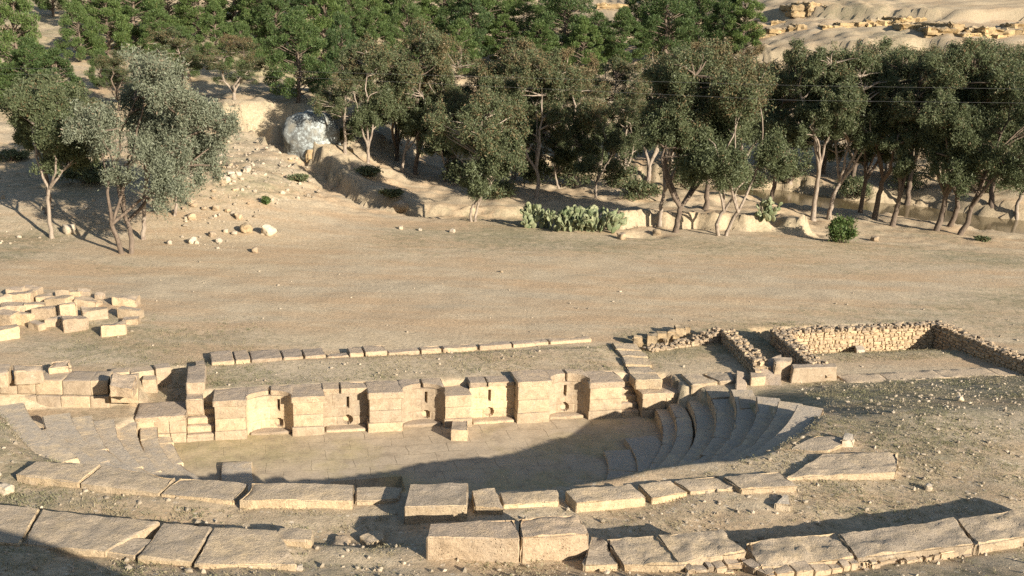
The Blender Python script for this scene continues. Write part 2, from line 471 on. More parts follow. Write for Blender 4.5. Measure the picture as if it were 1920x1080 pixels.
M_ground = mat_ground()
M_lime = mat_stone('weathered_limestone', (0.45, 0.36, 0.265), (0.40, 0.315, 0.22), (0.34, 0.285, 0.235), 0.6, 0.6, 0.55)
M_slab = mat_stone('slab_limestone', (0.49, 0.395, 0.27), (0.43, 0.345, 0.24), (0.40, 0.335, 0.26), 0.6, 0.6, 0.5)
M_ash = mat_stone('yellow_ashlar', (0.46, 0.37, 0.265), (0.41, 0.325, 0.225), (0.355, 0.295, 0.235), 0.65, 0.35, 0.35)
M_seat = mat_stone('seat_stone', (0.56, 0.455, 0.32), (0.49, 0.395, 0.275), (0.395, 0.34, 0.27), 0.9, 0.4, 0.45)
M_rub = mat_stone('rubble_stone', (0.46, 0.36, 0.25), (0.37, 0.29, 0.20), (0.40, 0.33, 0.25), 0.5, 0.5, 0.4)
M_mortar = mat_stone('old_mortar', (0.40, 0.31, 0.20), (0.34, 0.27, 0.18), (0.34, 0.28, 0.20), 0.5, 0.6, 0.4)
M_white = mat_stone('pale_stone', (0.53, 0.465, 0.37), (0.45, 0.385, 0.30), (0.52, 0.46, 0.38), 0.5, 0.4, 0.3)
M_paving = mat_paving()
M_cliff = mat_stone('yellow_rock', (0.42, 0.32, 0.18), (0.34, 0.255, 0.15), (0.37, 0.31, 0.225), 0.7, 0.8, 0.3)
L_euc = mat_leaf('eucalyptus_leaf', ((0.09, 0.112, 0.052), (0.145, 0.162, 0.085), (0.105, 0.125, 0.06)), (0.22, 0.15, 0.08))
L_grey = mat_leaf('grey_eucalyptus_leaf', ((0.13, 0.15, 0.095), (0.25, 0.265, 0.185), (0.18, 0.195, 0.13)), (0.25, 0.19, 0.125))
L_pine = mat_leaf('pine_needles', ((0.072, 0.115, 0.030), (0.145, 0.20, 0.062), (0.045, 0.078, 0.034)), (0.14, 0.13, 0.05))
L_bush = mat_leaf('bush_leaf', ((0.06, 0.10, 0.03), (0.12, 0.17, 0.05), (0.08, 0.12, 0.04)), (0.16, 0.14, 0.06))
L_dry = mat_leaf('dry_grass_blade', ((0.16, 0.165, 0.085), (0.31, 0.28, 0.165), (0.23, 0.215, 0.12)), (0.36, 0.30, 0.19))
B_pale = mat_bark('pale_bark', (0.24, 0.195, 0.15), (0.33, 0.275, 0.215), (0.15, 0.11, 0.085))
B_dark = mat_bark('dark_bark', (0.115, 0.088, 0.066), (0.18, 0.14, 0.105), (0.08, 0.06, 0.047))
B_pine = mat_bark('pine_bark', (0.13, 0.10, 0.075), (0.20, 0.155, 0.115), (0.08, 0.06, 0.05))

# ------------------------------------------------------------------ the ground: one sheet
def axis(parts):
    o = []
    for a, b, st in parts: o.append(np.arange(a, b - 1e-6, st))
    return np.concatenate(o)
xs = axis([(-260, -120, 10), (-120, -60, 2.0), (-60, -34, 0.7), (-34, 34, 0.17), (34, 60, 0.7), (60, 120, 2.0), (120, 261, 10)])
ys = axis([(-40, 6, 2.0), (6, 13, 0.6), (13, 63, 0.17), (63, 84, 0.33), (84, 190, 0.8), (190, 480, 6)])
XX, YY = np.meshgrid(xs, ys)
ZZ = H(XX, YY)
fine = 0.018 * fbm(XX * 1.7, YY * 1.7, 0, 3, 41) + 0.10 * fbm(XX * 0.8, YY * 0.8, 0, 2, 43) * ss((YY - 60) / 10) + 0.12 * fbm(XX * 0.45, YY * 0.45, 0, 3, 44) * ss((YY - 105) / 15)
ss_s, ss_t = ST(XX, YY); rr = np.hypot(XX - CX, YY - CY)
gy0, gx0 = np.gradient(ZZ, ys, xs); sl0 = np.clip(np.hypot(gx0, gy0), 0, 1.2)
fine = fine + np.where(YY > 57, 0.22 * sl0 * fbm(XX * 1.1, YY * 1.1, ZZ * 2.0, 4, 47), 0)
ZZ = ZZ + fine * np.where((rr < 11) & (ss_t < 0.3), 0, 1) * (0.5 + 1.6 * ss((YY - 56) / 5) + 1.3 * ss((24 - YY) / 6))
nx_, ny_ = len(xs), len(ys)
ii = np.arange(nx_ * ny_).reshape(ny_, nx_)
Fg = np.stack([ii[:-1, :-1], ii[:-1, 1:], ii[1:, 1:], ii[1:, :-1]], -1).reshape(-1, 4)
me = mesh('ground', np.stack([XX, YY, ZZ], -1).reshape(-1, 3), Fg)
gy, gx = np.gradient(ZZ, ys, xs)
slope = np.hypot(gx, gy)
ochre = np.where(YY > 57, ss((slope - 0.42) / 0.35), 0) * 0.9
ochre = np.maximum(ochre, 0.55 * ss((YY - 105) / 30) * ss(0.5 + fbm(XX * 0.05, YY * 0.05, 0, 3, 61)))
weed = 0.36 + 0.28 * fbm(XX * 0.08, YY * 0.10, 0, 3, 71)
weed = weed + 0.2 * ss((-ss_t - 0.5) / 2) * ss((44 - YY) / 4)                     # slope round the seats
weed = weed + 0.16 * np.exp(-((ss_t - 1.7) / 1.9) ** 2) * (np.abs(ss_s + 0.5) < 8)  # the stage
weed = weed + 0.35 * np.exp(-((ss_t - 3.0) / 1.8) ** 2) * 1.9 * (ss_s > 8) * (ss_s < 22)   # the rooms
weed = weed + 0.25 * np.exp(-((YY - 54) / 3.2) ** 2) * ss((XX + 12) / 6) + 0.3 * np.exp(-((XX + 14) / 5) ** 2 - ((YY - 35) / 2.5) ** 2)
weed = weed + 0.32 * ss((-8 - XX) / 6) * ss((YY - 54) / 6)
weed = weed - 0.35 * np.exp(-((XX + 3) / 14) ** 2 - ((YY - 43) / 6) ** 2)
tr_ = np.array([U(px_, py_, 0)[:2] for px_, py_ in ((-200, 515), (120, 535), (330, 565), (620, 590), (900, 600), (1200, 580), (1500, 540), (1950, 520))])
trk = polydist(XX, YY, [tuple(q) for q in tr_]) + 0.5 * fbm(XX * .3, YY * .3, 0, 2, 88)
weed = weed - 0.34 * ss((2.0 - trk) / 1.2) + 0.16 * np.exp(-((trk - 3.4) / 1.4) ** 2)
path = np.exp(-((ss_t + 0.15 + 0.02 * (ss_s - 12)) / 0.55) ** 2) * (ss_s > 11.4)
weed = weed - 0.8 * path
stony = 0.12 + 0.75 * ss((-ss_t - 1) / 3) * ss((44 - YY) / 3) + 0.7 * ss((XX - 19) / 5) * ss((54 - YY) / 3) * ss((YY - 42) / 4)
stony = stony + 0.7 * ss((-9 - XX) / 5) * ss((YY - 48) / 5) * ss((95 - YY) / 20) + 0.3 * ss((YY - 100) / 20)
for nm, arr in (('ochre', ochre), ('weed', np.clip(weed, 0, 1)), ('stony', np.clip(stony, 0, 1))):
    at = me.attributes.new(nm, 'FLOAT', 'POINT'); at.data.foreach_set('value', arr.astype(np.float32).ravel())
tag(obj('ground', me, M_ground), kind='structure')

# ---- river
m, nt = new_mat('muddy_water'); n = N(nt)
P = n('ShaderNodeNewGeometry').outputs['Position']
n.out((0.14, 0.105, 0.055), 0.12, n.noise(n('ShaderNodeMapping', {'Vector': P, 'Scale': (1, 0.5, 1)}).outputs[0], 2.0, 3), 0.05, 0.05, 0.5)
M_water = m
rx = np.linspace(-22, 120, 72)
ryc = np.interp(rx, RIVX, RIVY)
V = []; 
for x, y in zip(rx, ryc):
    for q in (-11, -4, 4, 9): V.append((x, y + q, -2.05))
Fq = [(i * 4 + j, i * 4 + 4 + j, i * 4 + 5 + j, i * 4 + 1 + j) for i in range(len(rx) - 1) for j in range(3)]
tag(obj('river_water', mesh('river_water', V, Fq), M_water), kind='structure')

# ---- orchestra floor with its open drain
fs = np.arange(-9.2, 9.2, 0.12); ft = np.arange(-9.6, 0.05, 0.12)
SS_, TT_ = np.meshgrid(fs, ft)
px = CX + SS_ * CA - TT_ * SA; py = CY + SS_ * SA + TT_ * CA
dr = [U(622, 905, FLOOR_Z), U(752, 893, FLOOR_Z)]
(d0s, d0t), (d1s, d1t) = ST(dr[0][0], dr[0][1]), ST(dr[1][0], dr[1][1])
hole = (SS_ > d0s) & (SS_ < d1s) & (TT_ < max(d0t, d1t) - 0.05) & (TT_ > min(d0t, d1t) - 0.8)
pz = FLOOR_Z + 0.02 * fbm(px * 1.2, py * 1.2, 0, 3, 51) - 0.55 * hole
ii = np.arange(SS_.size).reshape(SS_.shape)
Fg = np.stack([ii[:-1, :-1], ii[:-1, 1:], ii[1:, 1:], ii[1:, :-1]], -1).reshape(-1, 4)
me = mesh('orchestra_floor', np.stack([px, py, pz], -1).reshape(-1, 3), Fg, True, 40)
dust = ss((-2.0 - SS_ + 0.8 * fbm(px, py, 0, 2, 53)) / 3.5) * ss((TT_ + 3.4) / 1.5)
at = me.attributes.new('dust', 'FLOAT', 'POINT'); at.data.foreach_set('value', dust.astype(np.float32).ravel())
tag(obj('orchestra_floor', me, M_paving), kind='structure')

# ------------------------------------------------------------------ seats
ROWS = [(-2, 7.77, -0.84, 7.5, -160.6), (-1, 8.18, -0.62, 7.0, -163), (0, 8.76, -0.40, 6.6, -162.7), (1, 9.34, -0.02, 6.8, -158.9), (2, 9.92, 0.36, -0.5, -156),
        (3, 10.5, 0.74, -9.0, -152.9), (4, 11.08, 1.12, -15.5, -143), (5, 11.66, 1.50, -21, -42)]
ORD = ['lowest', 'second', 'third', 'fourth', 'fifth', 'sixth', 'seventh', 'eighth', 'topmost']
for q, (i, r, z, a0, a1) in enumerate(ROWS):
    lab = '%s curved stone seat row of the theatre%s' % (ORD[q], ', counted up from the orchestra' if q < 7 else ', kept at its right end')
    row = empty('seat_row', (CX, CY, z - 0.4), lab, 'stone seats', 'curved seat rows of the theatre')
    a = a0
    while a > a1 + 0.5:
        st = math.degrees(rnd.uniform(1.15, 1.75) / r)
        b = max(a - st, a1)
        if b - a1 < 3: b = a1
        dz = 0.0
        depth_ = 0.72 if i >= 0 else 0.52
        rise = 0.44 if i > -1 else 0.40
        stone_obj('seat_block', arc_fn(CX, CY, r + rnd.uniform(-0.006, 0.006), r + depth_, a - 0.02, b + 0.02, z - rise, z + dz), M_seat, row, 0.005, 0.105, 0.10, 14, 30, 0, 0.06)
        a = b
    # left piece of the top rows
    if i in (5,):
        a = -128
        while a > -146:
            stone_obj('seat_block', arc_fn(CX, CY, r, r + 0.72, a, a - 6.95, z - 0.44, z), M_seat, row, 0.005, 0.105, 0.10, 14, 30, 0, 0.06)
            a -= 7
# low broad steps on the orchestra floor
for q, (r, r1, z, nm) in enumerate([(5.25, 6.12, -1.03, 'inner'), (6.1, 7.2, -0.93, 'outer')]):
    row = empty('orchestra_step', (-2.2, 28.0, FLOOR_Z), '%s of the two low broad steps curving round the orchestra floor' % nm, 'stone step', 'low steps of the orchestra')
    a = 9 + 7 * q
    while a > (-158, -138)[q]:
        b = a - math.degrees(rnd.uniform(1.0, 1.5) / r)
        mid = (a + b) / 2
        if not (-188 < mid < -170 and rnd.random() < 0.2):
            stone_obj('step_slab', arc_fn(-2.2, 28.0, r, r1 - 0.02, a - 0.1, b + 0.1, FLOOR_Z - 0.2, z + rnd.uniform(-0.02, 0.02)), M_seat, row, 0.012, 0.02, 0.14, 12)
        a = b

# ------------------------------------------------------------------ the stage front
sw = empty('stage_wall', W(0, 0, FLOOR_Z), 'yellow ashlar stage front with buttresses and curved and square niches', 'stage wall')
def courses(name, s0, s1, t0, t1, z0, z1, n, parent=sw, mat=M_ash, flare=0.05, cap=True, caph=0.2, nsplit=1):
    """a pier built of courses: wider foot, plain blocks, projecting cap"""
    zc = z1 - (caph if cap else 0)
    for k in range(n):
        za = z0 + (zc - z0) * k / n; zb = z0 + (zc - z0) * (k + 1) / n - 0.006
        e = flare if k == 0 else 0.0
        sp = sorted([s0 - e] + [s0 + (s1 - s0) * ((j + 1) / nsplit + rnd.uniform(-0.06, 0.06)) for j in range(nsplit - 1)] + [s1 + e])
        for sa, sb in zip(sp[:-1], sp[1:]):
            stone_obj(name, box_fn(sa + 0.003, sb - 0.003, t0 - e + rnd.uniform(-0.012, 0.012), t1, za, zb), mat, parent, 0.008, 0.012, 0.12, 10)
    if cap:
        stone_obj('cap_stone', box_fn(s0 - 0.05, s1 + 0.05, t0 - 0.06, t1 + 0.06, zc, z1 + rnd.uniform(-0.02, 0.03)), M_lime, parent, 0.015, 0.04, 0.1, 14)

Z0, Z1 = FLOOR_Z - 0.1, 0.15
TB = 0.42
piers = [(-6.5, -5.58, 2), (-4.16, -3.23, 2), (-1.8, -0.78, 2), (0.62, 1.5, 2), (3.02, 4.1, 2), (5.47, 6.6, 2)]
for k, (a, b, c) in enumerate(piers):
    top = Z1 + (0.17 if k == 4 else 0.0) - (0.22 if k == 3 else 0)
    courses('buttress_block', a, b, -0.62, TB, Z0, top, 3, flare=0.04 if k in (1, 2) else 0.02, cap=(k != 3))
# niches between them: curved, square, curved, square, curved; each wall has its drain slot
def holey(fn0, z0, z1, hs, name, parent, mat, width):
    pass
niche = [(-5.58, -4.16, 'c', 0.7), (-3.23, -1.8, 's', 0.55), (-0.78, 0.62, 'c', 0.62), (1.5, 3.02, 's', 0.45), (4.1, 5.47, 'c', 0.5)]
def niche_wall(a, b, kind, uh, z0, z1):
    """front skin of the niche wall as a grid with the slot and the round basin pressed in"""
    nu, nv = 64, 48
    u, v = np.meshgrid(np.linspace(0, 1, nu), np.linspace(0, 1, nv))
    s = a + (b - a) * u; z = z0 + (z1 - z0) * v
    if kind == 'c':
        t = -0.55 + 0.54 * np.sqrt(np.clip(1 - (2 * u - 1) ** 2, 0, 1)) ** 0.9
    else:
        t = np.full_like(u, -0.12)
    du = (u - uh) * (b - a)
    zc = z0 + 0.42
    slot = (np.abs(du) < 0.036) & (v > 0.6) & (v < 0.9)
    d2 = np.hypot(du, z - (z0 + 0.36))
    basin = d2 < (0.15 if kind == 's' or uh == 0.5 else 0.13)
    t = t + 0.22 * slot + (0.36 if uh > 0.54 else 0.15) * basin
    # shallow joints between the blocks
    for zz in (0.36, 0.69): t = t + 0.02 * np.exp(-((v - zz) / 0.013) ** 2)
    for uu, lo, hi in ((0.3, 0, 0.36), (0.75, 0, 0.36), (0.5, 0.36, 0.69), (0.2, 0.69, 1), (0.82, 0.69, 1)):
        t = t + 0.02 * np.exp(-((u - uu) / 0.011) ** 2) * (v > lo) * (v < hi)
    t = t + 0.012 * fbm(s * 3, z * 3, 0, 3, int(a * 10) + 90)
    x = CX + s * CA - t * SA; y = CY + s * SA + t * CA
    front = np.stack([x, y, z], -1).reshape(-1, 3)
    xb = CX + s * CA - TB * SA; yb = CY + s * SA + TB * CA
    back = np.stack([xb, yb, z], -1).reshape(-1, 3)
    A = Acc(); ii = np.arange(nu * nv).reshape(nv, nu)
    q = np.stack([ii[:-1, :-1], ii[:-1, 1:], ii[1:, 1:], ii[1:, :-1]], -1).reshape(-1, 4)
    A.add(front, q)
    tp = np.concatenate([front[ii[-1]], back[ii[-1]]])
    k = np.arange(nu - 1)
    A.add(tp, np.stack([k, k + 1, k + 1 + nu, k + nu], -1))
    o3 = np.array(sw.location)
    A.V = [vv - o3 for vv in A.V]
    return A.mesh('niche_wall', True, 40)
for k, (a, b, kd, uh) in enumerate(niche):
    zt = Z1 - 0.16
    obj('niche_wall', niche_wall(a, b, kd, uh, Z0, zt), M_ash, sw)
    # cap stones follow the niche
    cuts = [0, 0.49, 0.53, 1.0] if kd == 'c' else [0, 0.37, 0.40, 0.99]
    for u0, u1 in ((cuts[0], cuts[1]), (cuts[2], cuts[3])):
        if kd == 'c':
            def fn(aa, bb, cc, u0=u0, u1=u1, a=a, b=b):
                u = u0 + (u1 - u0) * aa
                tf = -0.6 + 0.6 * np.sqrt(np.clip(1 - (2 * u - 1) ** 2, 0, 1))
                t = tf + (TB + 0.05 - tf) * bb
                s = a + (b - a) * u
                return np.column_stack([CX + s * CA - t * SA, CY + s * SA + t * CA, zt + 0.004 + (0.17 + (0.12 if k == 4 else 0)) * cc])
            fd = (fn, ((b - a) * (u1 - u0), 0.7, 0.17))
        else:
            fd = box_fn(a + (b - a) * u0, a + (b - a) * u1, -0.17, TB + 0.05, zt + 0.004, zt + 0.17 + rnd.uniform(-0.02, 0.02))
        stone_obj('cap_stone', fd, M_lime, sw, 0.015, 0.035, 0.09, 14)
    # the sill at the niche's foot
    stone_obj('niche_sill', box_fn(a + 0.08, b - 0.08, -0.5 if kd == 's' else -0.42, 0.05, Z0, Z0 + 0.18), M_ash, sw, 0.012, 0.03, 0.12, 10)
# end podiums, lower than the rest, and the two small stairs
courses('podium_block', -8.75, -7.36, -0.58, 0.55, Z0, -0.30, 2, nsplit=3, flare=0.0, cap=True, caph=0.16)
courses('podium_block', 7.28, 8.85, -0.76, 0.55, Z0, -0.28, 2, nsplit=2, flare=0.0, cap=True, caph=0.18)
for a, b in ((-7.36, -6.52), (6.62, 7.28)):
    for k in range(5):
        stone_obj('stair_step', box_fn(a + 0.01, b - 0.01, -0.55 + 0.19 * k, TB + 0.04, Z0 + 0.2 * k, Z0 + 0.2 * (k + 1) + 0.1), M_ash, sw, 0.012, 0.03, 0.12, 10)
stone_obj('stair_step', box_fn(-7.36, -6.52, -0.62, -0.5, Z0, Z0 + 0.24), M_ash, sw, 0.012, 0.03)

def pq(pts, z):
    """plan quad from four picture points lying at height z: BL, BR, FR, FL"""
    return [U(x, y, z) for x, y in pts]
def block(name, pts, ztop, h, label, cat='stone block', group=None, mat=M_lime, rough=0.03, chip=0.05, res=0.09, cap=22, zt=None, batter=0.0, sharp=40):
    q = pq(pts, ztop)
    fd = quad_fn(q, ztop - h, ztop, batter, zt)
    return tag(stone_obj(name, fd, mat, None, rough, chip, res, cap, sharp), label, cat, group)

block('stone_block', [(848, 788), (877, 787), (878, 806), (845, 806)], -0.78, 0.42, 'fallen yellow block standing on the orchestra floor before the fourth buttress', mat=M_ash, rough=0.04)

# ------------------------------------------------------------------ slabs round the top of the seats
ring = empty('seat_ring_wall', (CX, CY - 11.5, 1.5), 'ring of broad limestone slabs closing the top of the seats above the orchestra', 'ring wall')
E1 = [([(68, 864), (190, 871), (146, 905), (28, 889)], 2.02, .32), ([(194, 871), (333, 894), (296, 925), (149, 906)], 2.02, .34), ([(336, 894), (467, 906), (440, 939), (300, 926)], 2.0, .34),
      ([(470, 904), (664, 908), (664, 938), (446, 937)], 2.1, .5), ([(667, 914), (757, 911), (746, 936), (667, 940)], 1.96, .4), ([(936, 922), (1046, 919), (1049, 938), (944, 948)], 1.97, .4),
      ([(1196, 908), (1258, 901), (1290, 922), (1222, 934)], 1.99, .38), ([(1262, 901), (1346, 889), (1384, 915), (1294, 921)], 2.0, .36)]
for pts, z, h in E1:
    stone_obj('slab', quad_fn(pq(pts, z), z - h, z), M_slab, ring, 0.03, 0.05, 0.09, 24, 40)
block('stone_block', [(768, 907), (878, 904), (876, 948), (757, 950)], 2.28, .62, 'big grey pitted block standing on the seat ring above the orchestra', mat=M_slab, rough=0.035)
block('stone_block', [(884, 919), (928, 914), (946, 955), (890, 950)], 2.08, .4, 'small wedge-shaped stone next to the big block on the seat ring', mat=M_slab, rough=0.05, chip=0.09)
block('stone_slab', [(1058, 919), (1184, 907), (1214, 932), (1080, 943)], 2.06, .42, 'chipped slab with a bright yellow broken edge on the seat ring', mat=M_slab, rough=0.05, chip=0.09)
block('stone_slab', [(1355, 893), (1462, 881), (1498, 911), (1389, 917)], 2.08, .46, 'thick slab with a rounded right corner on the seat ring above the shaded seats', mat=M_slab, rough=0.04, chip=0.08)
block('stone_slab', [(1545, 850), (1687, 846), (1682, 884), (1474, 895)], 2.02, .36, 'largest slanting slab at the right end of the seat ring', mat=M_slab, rough=0.05, chip=0.08)
block('stone_slab', [(1532, 815), (1602, 822), (1553, 846), (1478, 842)], 1.9, .5, 'half shaded slab behind the largest slab at the right end of the seats', mat=M_slab, rough=0.03)
block('stone_slab', [(1470, 845), (1545, 848), (1490, 880), (1420, 882)], 1.8, .5, 'slab wholly in shade under the largest slab at the right end of the seats', mat=M_slab, rough=0.03)
block('boulder', [(1583, 810), (1600, 812), (1603, 826), (1578, 825)], 2.0, .45, 'small rounded boulder behind the slabs at the right end of the seats', 'boulder', mat=M_white, rough=0.08, chip=0.12)
block('stone_block', [(1470, 927), (1478, 926), (1484, 948), (1452, 943)], 2.08, .3, 'pale angular stone lying in weeds below the rounded slab of the seat ring', mat=M_white, rough=0.05, chip=0.08)

outer = empty('outer_ring_wall', (CX, CY - 15, 2.1), 'outer ring of worn limestone slabs along the bottom, left of the two big blocks', 'ring wall')
N1 = [([(-70, 938), (74, 953), (35, 1021), (-70, 1010)], 2.4), ([(79, 955), (300, 978), (196, 1034), (39, 1021)], 2.41), ([(228, 1006), (290, 1010), (252, 1043), (199, 1035)], 2.37), ([(306, 979), (397, 988), (359, 1054), (257, 1044)], 2.4),
      ([(401, 988), (520, 992), (556, 1058), (364, 1057)], 2.41), ([(524, 988), (588, 993), (585, 1014), (512, 1012)], 2.34)]
for pts, z in N1:
    stone_obj('slab', quad_fn(pq(pts, z), z - .5, z), M_slab, outer, 0.035, 0.04, 0.08, 26, 40)
block('stone_block', [(806, 981), (966, 970), (974, 1010), (800, 1007)], 2.74, .72, 'left of the two big blocks side by side at the bottom, whitish front face', mat=M_lime, rough=0.03, chip=0.04, res=0.07, cap=30)
block('stone_block', [(971, 967), (1086, 963), (1106, 1000), (979, 1008)], 2.76, .78, 'right of the two big blocks side by side at the bottom, slanting right end', mat=M_lime, rough=0.045, chip=0.07, res=0.07, cap=30)

outer2 = empty('outer_ring_wall', (CX + 8, CY - 14, 2.1), 'rough ring wall of grey slabs over small yellow stones, right of the two big blocks', 'ring wall')
N2 = [([(1108, 1004), (1129, 1008), (1163, 1057), (1094, 1060)], 2.45), ([(1136, 1008), (1225, 1003), (1284, 1058), (1168, 1058)], 2.48), ([(1232, 1002), (1356, 992), (1398, 1034), (1272, 1055)], 2.52),
      ([(1396, 1014), (1566, 997), (1602, 1046), (1424, 1064)], 2.46), ([(1572, 1000), (1789, 972), (1828, 1020), (1607, 1046)], 2.5), ([(1794, 974), (1990, 938), (1990, 994), (1833, 1021)], 2.5)]
for pts, z in N2:
    stone_obj('slab', quad_fn(pq(pts, z), z - .5, z), M_slab, outer2, 0.06, 0.08, 0.07, 26, 42)
# the two courses of small yellow stones on the outer face
edge = [(1285, 1062), (1400, 1048), (1440, 1070), (1602, 1050), (1642, 1048), (1830, 1018), (1960, 998)]
ew = [U(x, y, 2.46)[:2] for x, y in edge]
for a, b in zip(ew[:-1], ew[1:]):
    L = np.linalg.norm(b - a); d = (b - a) / L; nrm = np.array([d[1], -d[0]])
    for c in range(3):
        s = rnd.uniform(-0.1, 0)
        while s < L:
            w = rnd.choice((rnd.uniform(0.1, 0.22), rnd.uniform(0.2, 0.5)))
            p = a + d * s; q = a + d * min(s + w, L + 0.05)
            o1 = nrm * (0.10 + 0.03 * c + rnd.uniform(-.03, .03)); o0 = -nrm * 0.18
            zt = 2.42 - c * 0.13 + rnd.uniform(-.035, .03)
            stone_obj('facing_stone', quad_fn([p + o0, q + o0, q + o1, p + o1], zt - 0.15, zt), M_ash, outer2, 0.035, 0.05, 0.07, 6)
            s += w + 0.015

# ------------------------------------------------------------------ left: wall of the side entrance
lw = empty('side_wall', U(110, 765, -0.4), 'two-course ashlar wall at the left edge, running to the stage', 'stone wall')
base = [(-40, 766), (36, 767), (70, 768), (115, 769), (170, 769), (206, 768)]
for c, (z0, z1, off) in enumerate(((-0.55, 0.05, 0.0), (0.055, 0.55, 0.07))):
    cu = base if c == 0 else [(-40, 766), (0, 766), (33, 767), (68, 768), (118, 769), (172, 769), (204, 768)]
    for k, (p, q) in enumerate(zip(cu[:-1], cu[1:])):
        a = U(*p, -0.4)[:2]; b = U(*q, -0.4)[:2]; d = (b - a) / np.linalg.norm(b - a); nn = np.array([-d[1], d[0]])
        a = a + d * 0.004 + nn * off; b = b - d * 0.004 + nn * off
        stone_obj('wall_block', quad_fn([a + nn * (0.95 - off), b + nn * (0.95 - off), b, a], z0, z1 + rnd.uniform(-.03, .02)), M_ash, lw, 0.012, 0.02, 0.12, 12)
for z0, z1, pts in ((-0.75, -0.02, [(208, 750), (262, 748), (258, 780), (208, 772)]), (-0.02, 0.5, [(208, 727), (262, 722), (260, 752), (207, 751)])):
    a, b, c, d = [U(x, y, z1 if False else z0 + 0.1)[:2] for x, y in pts]
    stone_obj('wall_block', quad_fn([a, b, c, d], z0, z1), M_ash, lw, 0.012, 0.02, 0.12, 12)
block('stone_block', [(213, 703), (258, 702), (247, 724), (205, 722)], 0.86, .38, 'brownish tilted rock lying on the right end of the left side wall', rough=0.06, chip=0.09, zt=(0.95, 0.85, 0.72, 0.86))
block('stone_block', [(24, 684), (80, 683), (82, 694), (27, 697)], 0.98, .42, 'yellow dressed block lying on the left side wall, near the left edge', mat=M_ash)
block('stone_block', [(-30, 680), (22, 682), (14, 700), (-30, 702)], 1.0, .45, 'block cut by the left edge of the photo on the side wall', mat=M_ash)
block('stone_block', [(96, 676), (131, 674), (136, 686), (90, 690)], 0.75, .3, 'rough pale block lying loose behind the left side wall', rough=0.06, chip=0.08)
block('stone_block', [(268, 704), (292, 703), (295, 711), (266, 712)], 0.05, .48, 'small block standing in the sunken passage left of the stage', mat=M_ash)
kb = empty('kerb', U(270, 700, 0), 'thin kerb of pale stones closing the passage left of the stage', 'kerb')
for p, q in (((205, 700), (243, 698)), ((245, 700), (290, 694)), ((292, 692), (323, 688))):
    a = U(*p, 0.15)[:2]; b = U(*q, 0.15)[:2]; d = (b - a) / np.linalg.norm(b - a); nn = np.array([-d[1], d[0]])
    stone_obj('kerb_stone', quad_fn([a + nn * .5, b + nn * .5 - d * .02, b - d * .02, a], -0.5, 0.15), M_ash, kb, 0.015, 0.03)
block('stone_block', [(352, 686), (386, 684), (384, 716), (349, 718)], 0.42, 1.0, 'tall upright block at the left end of the stage', mat=M_lime, chip=0.03)
block('stone_block', [(350, 735), (382, 733), (380, 749), (348, 750)], 0.06, .5, 'low slab before the tall block at the left end of the stage', mat=M_lime)
block('stone_block', [(366, 676), (383, 674), (385, 684), (367, 685)], 0.30, .35, 'small grey stone behind the tall block at the left end of the stage', mat=M_lime)

# ---- kerb along the back of the stage
kb = empty('stage_back_kerb', W(-2, 3.2, 0), 'long row of kerb stones along the back of the stage', 'kerb')
sb = [(397, 440, .32, 26), (442, 470, .36, 24), (472, 530, .30, 22), (532, 570, .28, 20), (572, 612, .27, 19), (614, 654, .10, 8), (656, 683, .26, 15), (685, 727, .28, 17), (729, 788, .10, 8), (790, 830, .18, 9), (832, 898, .14, 9), (900, 960, .16, 8), (962, 1030, .12, 8), (1032, 1110, .12, 8)]
def base_line(x): return np.interp(x, [397, 612, 727, 900, 1110], [687, 671, 664, 652, 637])
for x0, x1, h, dpt in sb:
    a = U(x0, base_line(x0), 0.1)[:2]; b = U(x1 - 1, base_line(x1), 0.1)[:2]; d = (b - a) / np.linalg.norm(b - a); nn = np.array([-d[1], d[0]])
    w = 0.045 * dpt
    stone_obj('kerb_stone', quad_fn([a + nn * w, b + nn * w, b, a], -0.2, 0.09 + h * 0.45), M_lime, kb, 0.02, 0.04, 0.1, 14)

# ---- strip of slabs at the right end of the stage
stp = empty('paving_strip', U(1190, 680, 0), 'strip of uneven pale slabs running back from the right end of the stage', 'paving')
lx = [(1147, 641), (1155, 655), (1166, 668), (1172, 684), (1180, 700), (1192, 713)]
rx_ = [(1193, 645), (1203, 657), (1216, 670), (1222, 685), (1232, 700), (1242, 713)]
for k in range(5):
    z = 0.1 + rnd.uniform(-0.03, 0.04)
    stone_obj('slab', quad_fn(pq([lx[k], (rx_[k][0], rx_[k][1]), (rx_[k + 1][0], rx_[k + 1][1] - 1), (lx[k + 1][0], lx[k + 1][1] - 1)], z), z - .35, z), M_slab, stp, 0.03, 0.06, 0.12, 14)

